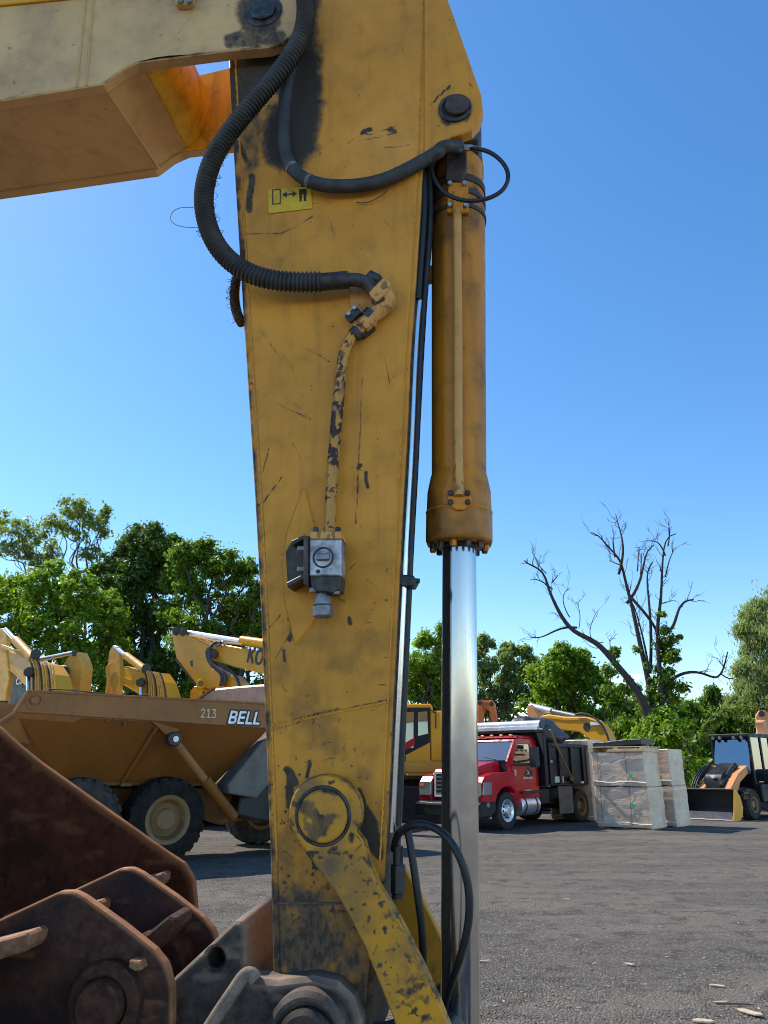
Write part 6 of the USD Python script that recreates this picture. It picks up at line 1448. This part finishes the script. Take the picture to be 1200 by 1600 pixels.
def tree(name, label, d, px0, blobs, mat, n, size, seed, trunk_r=0.25, depth=1.0, sub=9, spread=1.0, droop=0.0, aspect=0.5, cat='tree', limbs=True, twig=None):
    """a tree d metres away: a trunk from the ground, limbs to every clump and a crown of leaves whose clumps fill the blobs (px, py, radius px)"""
    rng = np.random.default_rng(seed)
    F = Frame((0, d, 0)); base_ = F.at(px0, 1200, 0)
    F.O = F.O + np.array([base_[0], 0, 0])
    T_ = thing(name, label, cat, F)
    C, big = [], []
    for x, y, rp in blobs:
        m_ = F.mpp(x, y, 0); R = rp * m_
        w = rng.uniform(-1, 1) * R * 0.9 * depth + rng.normal(0, 0.4) * depth
        c = F.at(x, y, w); big.append((*c, R))
        for _ in range(sub * 3):
            g = rng.normal(0, 1, 3); g /= np.linalg.norm(g)
            q = c + g * R * (0.15 + 0.9 * rng.random() ** 0.55)
            C.append((*q, (0.35 + 0.25 * R) * rng.uniform(0.45, 1.0)))
    big = np.array(big)
    lo_y = big[:, 1].min()
    fork = np.array([0, max(1.2, lo_y * 0.5), 0.0])
    wood = [limb((0, -0.1, 0), fork, trunk_r * 1.25, trunk_r, rng, 5, 0.02)]
    if limbs:
        for k, q in enumerate(big):
            far = np.linalg.norm(q[:3] - fork)
            mid = fork + (q[:3] - fork) * 0.5 + np.array([0, 0.12 * far, 0])
            wood.append(limb(fork, mid, trunk_r * 0.6, trunk_r * 0.36, rng, 5)); wood.append(limb(mid, q[:3], trunk_r * 0.36, trunk_r * 0.08, rng, 6, 0.06))
            for _ in range(3):
                g = rng.normal(0, 1, 3); g /= np.linalg.norm(g); g[1] = abs(g[1])
                wood.append(limb(mid + (q[:3] - mid) * rng.uniform(0.3, 0.9), q[:3] + g * q[3] * 0.95, trunk_r * 0.13, 0.012, rng, 5, 0.06))
    part(T_, 'trunk', wood, M['bark'], smooth=True)
    part(T_, 'crown', leaf_cloud(C, n, size, seed + 1, spread, droop, aspect), mat, smooth=False)
    return T_

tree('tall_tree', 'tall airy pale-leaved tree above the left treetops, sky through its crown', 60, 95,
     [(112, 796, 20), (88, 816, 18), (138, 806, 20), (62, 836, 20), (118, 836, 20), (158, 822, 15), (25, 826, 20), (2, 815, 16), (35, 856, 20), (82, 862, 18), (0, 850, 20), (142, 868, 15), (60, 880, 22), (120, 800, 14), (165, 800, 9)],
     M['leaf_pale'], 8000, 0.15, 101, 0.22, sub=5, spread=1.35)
tree('leafy_tree', 'bright green spreading tree at the left edge, behind the parked excavators', 44, 60,
     [(20, 925, 38), (72, 912, 36), (122, 930, 38), (160, 955, 30), (40, 978, 48), (105, 985, 48), (172, 1005, 28), (55, 1045, 50), (135, 1050, 46), (-35, 960, 55), (-5, 1060, 55), (180, 1060, 30), (185, 970, 14), (95, 1090, 40), (20, 1110, 45)],
     M['leaf_bright'], 66000, 0.125, 111, 0.30)
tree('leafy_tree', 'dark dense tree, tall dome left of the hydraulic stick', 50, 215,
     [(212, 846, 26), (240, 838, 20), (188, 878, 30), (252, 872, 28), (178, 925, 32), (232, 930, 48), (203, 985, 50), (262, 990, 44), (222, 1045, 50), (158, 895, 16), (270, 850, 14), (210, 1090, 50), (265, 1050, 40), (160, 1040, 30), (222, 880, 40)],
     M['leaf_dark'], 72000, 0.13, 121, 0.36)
tree('leafy_tree', 'mid green tree with bright clumps, touching the left edge of the big stick', 47, 345,
     [(288, 868, 24), (318, 862, 20), (347, 888, 30), (383, 893, 18), (305, 925, 42), (368, 940, 38), (300, 995, 44), (362, 1000, 44), (395, 975, 30), (340, 1055, 48), (412, 925, 26), (424, 1000, 40), (432, 1060, 40), (275, 905, 20), (300, 1090, 40), (392, 1090, 40), (265, 960, 22)],
     M['leaf_mid'], 72000, 0.125, 131, 0.34)
tree('leafy_tree', 'small bright green tree between the big stick and the chrome rod', 46, 672,
     [(656, 1030, 22), (690, 1008, 22), (676, 1048, 24), (715, 998, 13), (700, 1070, 28), (652, 1072, 26), (692, 984, 9), (664, 1000, 12), (640, 1050, 24), (680, 1095, 30), (725, 1060, 20), (730, 1010, 9)],
     M['leaf_bright'], 28000, 0.12, 141, 0.18, sub=7)
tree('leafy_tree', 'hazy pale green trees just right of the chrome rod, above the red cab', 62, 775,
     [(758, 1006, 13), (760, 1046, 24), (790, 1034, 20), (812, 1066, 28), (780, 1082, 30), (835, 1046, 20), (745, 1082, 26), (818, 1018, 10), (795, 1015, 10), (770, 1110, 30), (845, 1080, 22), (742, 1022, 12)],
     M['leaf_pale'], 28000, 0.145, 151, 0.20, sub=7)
tree('leafy_tree', 'rounded light green tree behind the arching yellow boom', 52, 885,
     [(858, 1058, 30), (890, 1046, 26), (922, 1058, 22), (850, 1088, 32), (900, 1092, 36), (945, 1082, 18), (880, 1018, 14), (905, 1026, 11), (868, 1030, 14), (880, 1125, 40), (935, 1120, 26)],
     M['leaf_bright'], 42000, 0.13, 161, 0.24)
tree('slender_tree', 'thin open sapling left of the dead tree', 47, 960,
     [(962, 1092, 20), (985, 1075, 12), (952, 1050, 9), (975, 1108, 20), (965, 1135, 26), (990, 1110, 16), (958, 1020, 7)],
     M['leaf_mid'], 4500, 0.14, 171, 0.10, sub=5)
tree('leafy_shrub', 'bright leafy shrub at the foot of the dead tree, above the wrapped stacks', 36, 1040,
     [(1036, 1138, 20), (1052, 1150, 22), (1018, 1152, 22), (1040, 1172, 30), (1062, 1175, 22), (1000, 1170, 26), (1038, 1118, 9)],
     M['leaf_bright'], 13000, 0.12, 181, 0.08, sub=6, cat='shrub')
tree('leafy_tree', 'broad dull green tree between dead tree and willow, behind the backhoe', 58, 1100,
     [(1075, 1112, 26), (1110, 1112, 28), (1142, 1120, 28), (1090, 1146, 36), (1058, 1158, 30), (1113, 1082, 9), (1112, 1096, 13), (1130, 1150, 34), (1165, 1140, 34), (1080, 1185, 40), (1140, 1190, 40)],
     M['leaf_mid'], 36000, 0.145, 191, 0.22)
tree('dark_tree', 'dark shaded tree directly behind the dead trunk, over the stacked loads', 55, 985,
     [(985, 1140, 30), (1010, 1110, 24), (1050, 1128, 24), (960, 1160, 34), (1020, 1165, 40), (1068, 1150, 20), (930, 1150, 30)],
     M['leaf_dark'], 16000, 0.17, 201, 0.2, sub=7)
tree('willow_tree', 'pale feathery willow at the right edge of the picture', 46, 1235,
     [(1176, 962, 18), (1196, 985, 30), (1172, 1012, 20), (1188, 1046, 34), (1168, 1072, 20), (1205, 1090, 40), (1220, 1000, 50), (1160, 985, 9), (1240, 960, 50), (1180, 1105, 26), (1260, 1060, 60), (1158, 1045, 10), (1185, 945, 10), (1150, 1098, 12), (1210, 1140, 45)],
     M['leaf_willow'], 36000, 0.13, 211, 0.30, droop=1.3, aspect=0.24, sub=9, spread=1.25)

# undergrowth and far wood that close the yard
ur = np.random.default_rng(31)
cs = []
for _ in range(330):
    x = ur.uniform(-48, 44); y_ = ur.uniform(41, 47) if x < 8 else ur.uniform(42, 50)
    R = ur.uniform(0.6, 1.5)
    cs.append((x, R * ur.uniform(0.5, 1.2), -y_, R))
obj('undergrowth', 'tangled green undergrowth along the far edge of the yard', 'undergrowth', leaf_cloud(cs, 42000, 0.17, 33, 1.0), M['leaf_mid'], WORLD, smooth=False, kind='stuff')
cs = []
for _ in range(420):
    x = ur.uniform(-110, 110); R = ur.uniform(1.6, 3.4)
    cs.append((x, ur.uniform(0.6, 6.0), -ur.uniform(72, 84), R))
obj('far_wood', 'dark wood closing the view far behind the yard', 'wood', leaf_cloud(cs, 42000, 0.42, 35, 1.0), M['leaf_dark'], WORLD, smooth=False, kind='stuff')

# the dead tree
DF = Frame((0, 39.0, 0)); _b0 = DF.at(1024, 1200, 0); DF.O = DF.O + np.array([_b0[0], 0, 0])
DT = thing('dead_tree', 'bare dead tree with forked black limbs and ivy, behind the wrapped stacks', 'tree', DF)
dr = np.random.default_rng(77)
DL = [([(1024, 1262), (1018, 1150), (1006, 1100), (985, 1065), (960, 1035), (930, 1004), (896, 985), (872, 953), (857, 918), (846, 893), (832, 884), (819, 876)], 13, 1.6, 1.2),
      ([(896, 985), (878, 982), (852, 993), (828, 995)], 3.0, 1.0, 1.5), ([(860, 925), (845, 908), (829, 906)], 1.8, 0.8, 1.0), ([(857, 916), (868, 904), (871, 899)], 1.5, 0.8, 1.0), ([(851, 900), (846, 888), (843, 883)], 1.3, 0.8, 1.0),
      ([(1026, 1262), (1022, 1120), (1010, 1050), (1001, 1010), (986, 942), (976, 902), (966, 872), (948, 852), (938, 840), (924, 832)], 10, 1.4, -0.8),
      ([(972, 893), (973, 850), (968, 826), (962, 803)], 3.6, 0.9, -1.2), ([(964, 868), (958, 844), (959, 840)], 2.2, 1.2, -0.5), ([(968, 884), (952, 876)], 1.5, 0.8, 0.5),
      ([(986, 938), (1003, 895), (1010, 866), (1022, 852)], 4.2, 1.2, -1.5), ([(984, 925), (1005, 955), (1020, 975), (1030, 1000)], 3.6, 3.0, -0.6), ([(1002, 888), (998, 862), (999, 855)], 1.5, 0.8, -1.2),
      ([(1030, 1262), (1034, 1120), (1031, 1050), (1028, 975), (1032, 940), (1034, 905), (1036, 870), (1044, 840), (1056, 834)], 9, 1.3, 0.6),
      ([(1035, 872), (1030, 850), (1018, 846)], 2.2, 0.8, 0.9), ([(1040, 856), (1046, 830), (1044, 814)], 2.0, 0.8, 0.6), ([(1034, 905), (1048, 870), (1056, 856)], 1.8, 0.7, 1.4),
      ([(1022, 1050), (1017, 990), (1013, 930), (1012, 895), (1020, 878)], 4.4, 1.4, -1.6), ([(1011, 890), (1003, 864)], 1.8, 0.7, -1.9),
      ([(1008, 1050), (1003, 990), (990, 945)], 3.0, 1.2, 1.2),
      ([(1045, 985), (1058, 960), (1066, 944), (1084, 937)], 4.2, 2.0, 0.4), ([(1032, 944), (1052, 938)], 1.6, 0.8, 0.3),
      ([(1036, 1100), (1046, 1066), (1066, 1053), (1100, 1053), (1120, 1058), (1131, 1042), (1137, 1019)], 5.0, 1.3, 1.6), ([(1116, 1056), (1134, 1058), (1152, 1055)], 1.8, 0.8, 1.8), ([(1122, 1050), (1123, 1032)], 1.2, 0.7, 1.8),
      ([(936, 1008), (926, 1000), (922, 985), (933, 955)], 1.2, 0.6, 1.5), ([(955, 1030), (953, 1005), (962, 998)], 1.2, 0.6, 1.2), ([(900, 985), (906, 960), (900, 940)], 1.1, 0.6, 1.0), ([(886, 968), (880, 935), (890, 918)], 1.4, 0.6, 1.2)]
ends, wood = [], []
for pts, r0, r1, w in DL:
    k = DF.mpp(1000, 950)
    n = len(pts)
    P = np.array([DF.at(x, y, w * (i / max(n - 1, 1)) * 1.2 + dr.normal(0, 0.08)) for i, (x, y) in enumerate(pts)])
    if pts[0][1] < 1250:
        P[0, 2] = w * 0.5
    nn = max(8, n * 4)
    C_ = spline(P, nn)
    rr_ = np.interp(np.linspace(0, 1, nn), [0, 0.35, 1], [r0 * 0.62 * k, (r0 * 0.62 + r1 * 0.38) * 0.68 * k, r1 * 0.62 * k])
    wood.append(tube(C_, rr_, 8))
    L = np.linalg.norm(P[-1] - P[0])
    for _ in range(int(3 + L * 1.2)):
        i = int(dr.integers(int(nn * 0.55), nn - 1)); t_d = C_[i] - C_[i - 1]; t_d /= np.linalg.norm(t_d)
        g = dr.normal(0, 1, 3); g -= t_d * (g @ t_d); g /= np.linalg.norm(g)
        e_ = C_[i] + (t_d * dr.uniform(0.3, 0.9) + g * 0.6 + [0, 0.35, 0]) * dr.uniform(0.25, 1.1)
        wood.append(limb(C_[i], e_, min(rr_[i] * 0.5, 0.02), 0.007, dr, 4, 0.06))
        for _ in range(2):
            g2 = dr.normal(0, 1, 3); q_ = C_[i] + (e_ - C_[i]) * dr.uniform(0.4, 0.9)
            wood.append(limb(q_, q_ + (e_ - C_[i]) * 0.35 + g2 * 0.14, 0.008, 0.005, dr, 3, 0.05))
part(DT, 'trunk', wood, M['bark_dead'], smooth=True)
ivy = [(x, y, rp) for x, y, rp in ((1040, 985, 9), (1038, 1005, 14), (1048, 1000, 10), (1052, 1018, 9), (1036, 1025, 13), (1046, 1030, 9), (1028, 1045, 8), (1036, 1060, 13), (1048, 1068, 10), (1066, 1075, 11), (1030, 1090, 14), (1052, 1092, 12), (1018, 1078, 9), (995, 1015, 6), (1062, 995, 5), (1012, 1040, 6), (1000, 1090, 10), (980, 1062, 7), (1038, 1120, 14), (960, 1036, 5), (1030, 1010, 9), (1044, 1050, 11), (1024, 1064, 9), (1040, 1080, 12), (1010, 1110, 12), (996, 1075, 7), (1058, 1030, 6), (1034, 960, 6))]
part(DT, 'ivy', leaf_cloud([(*DF.at(x, y, dr.uniform(-0.3, 0.7)), rp * DF.mpp(x, y)) for x, y, rp in ivy], 8500, 0.11, 78, 1.0), M['leaf_mid'], smooth=False)
BRF = Frame((0, 34.0, 0)); _b1 = BRF.at(1082, 1200, 0); BRF.O = BRF.O + np.array([_b1[0], 0, 0])
brp = [BRF.at(x, y, w) for x, y, w in ((1064, 1252, 0), (1070, 1200, 0), (1080, 1172, 0.2), (1096, 1150, 0.3), (1120, 1122, 0.5), (1145, 1110, 0.3), (1172, 1106, 0.2))]
bt = spline(brp, 40)
BRT = thing('broken_tree', 'thick bent broken limb leaning up to the right behind the backhoe cab', 'tree', BRF)
part(BRT, 'ivy', leaf_cloud([(*bt[k], 0.35) for k in range(4, 40, 3)], 1300, 0.11, 91, 1.0), M['leaf_mid'], smooth=False)
part(BRT, 'trunk', [tube(bt, np.interp(np.linspace(0, 1, 40), [0, 0.5, 1], [0.10, 0.08, 0.04]), 9), limb(bt[22], bt[22] + [0.5, 0.9, 0.2], 0.05, 0.02, dr), limb(bt[30], bt[30] + [0.7, -0.2, 0.1], 0.04, 0.015, dr), limb(bt[14], bt[14] + [-0.3, 0.8, 0.1], 0.05, 0.02, dr)], M['bark'], smooth=True)

# ------------------------------------------------------------------ splinters of wood on the yard
def chip(px, py, L, Wd, ang, label, seed):
    r = np.random.default_rng(seed)
    g = ground_at(px, py)
    F = Frame((g[0], g[1], float(gheight(np.array([g[0]]), np.array([g[1]]))[0]) + 0.004), yaw=ang)
    pts = [(-L, -Wd * 0.3), (-L * 0.5, -Wd), (L * 0.6, -Wd * 0.9), (L, -Wd * 0.1), (L * 0.7, Wd * 0.8), (-L * 0.6, Wd)]
    pts = [(x + r.normal(0, L * 0.06), y + r.normal(0, Wd * 0.1)) for x, y in pts]
    q = prism(Polygon(pts).convex_hull, 0, 0.008 + 0.006 * r.random(), 0.002)
    v = np.array(q.vertices); tl = r.uniform(0.02, 0.10)
    obj('wood_chip', label, 'wood chip', trimesh.Trimesh(np.stack([v[:, 0], v[:, 2] + tl * (v[:, 0] + L), -v[:, 1]], 1), q.faces, process=False), M['wood_chip'], F, smooth=False)
for args in ((1172, 1586, 0.10, 0.032, 62, 'largest pale wood splinter, in the lower right corner of the yard'), (1122, 1541, 0.062, 0.018, 35, 'slim pale wood splinter farthest up of those in the lower right corner'),
             (1126, 1567, 0.055, 0.014, 10, 'small splinter just above the dark twig in the lower right corner'), (1100, 1598, 0.07, 0.03, 20, 'pale chip cut by the bottom edge left of the largest splinter'),
             (757, 1506, 0.055, 0.013, 5, 'narrow chip lying beside the foot of the chrome rod'), (885, 1407, 0.05, 0.016, 15, 'lone chip on the middle of the open yard'),
             (985, 1510, 0.045, 0.02, 50, 'tiny pale chip alone in the lower middle of the yard')):
    chip(*args, int(args[0]))
_g = ground_at(1150, 1572)
obj('dark_twig', 'thin dark twig lying beside the largest wood splinter', 'twig', tube(spline([(-0.13, 0.012, 0), (-0.04, 0.016, 0.01), (0.05, 0.012, -0.005), (0.12, 0.010, 0.0)], 14), np.linspace(0.007, 0.004, 14), 6), M['bark'],
    Frame((_g[0], _g[1], float(gheight(np.array([_g[0]]), np.array([_g[1]]))[0])), yaw=4))
cr_ = np.random.default_rng(52)
small = []
for _ in range(130):
    y_ = 4.6 + 12 * cr_.random() ** 1.5; x = cr_.uniform(-0.2, 0.62) * y_
    L = cr_.uniform(0.006, 0.02); q = box(-L, L, 0.0, 0.006, -L * 0.35, L * 0.35)
    an = cr_.uniform(0, 3.14); v = np.array(q.vertices)
    v = np.stack([v[:, 0] * math.cos(an) - v[:, 2] * math.sin(an), v[:, 1], v[:, 0] * math.sin(an) + v[:, 2] * math.cos(an)], 1) + [x, float(gheight(np.array([x]), np.array([y_]))[0]), -y_]
    small.append(trimesh.Trimesh(v, q.faces, process=False))
obj('wood_crumbs', 'tiny pale wood crumbs sprinkled over the yard', 'wood crumbs', small, M['wood_chip'], WORLD, smooth=False, kind='stuff')

# what repeats shares a group
for p_ in stage.GetPrimAtPath('/World').GetChildren():
    for start, group in (('tracked_excavator', 'machines parked behind the dumper and the truck'), ('leafy_tree', 'leafy trees beyond the yard'), ('wrapped_load', 'wrapped pallet loads by the truck'), ('wood_chip', 'wood splinters on the yard'), ('orange_machine', 'orange machines in the background')):
        if p_.GetName().startswith(start):
            p_.SetCustomDataByKey('group', group)
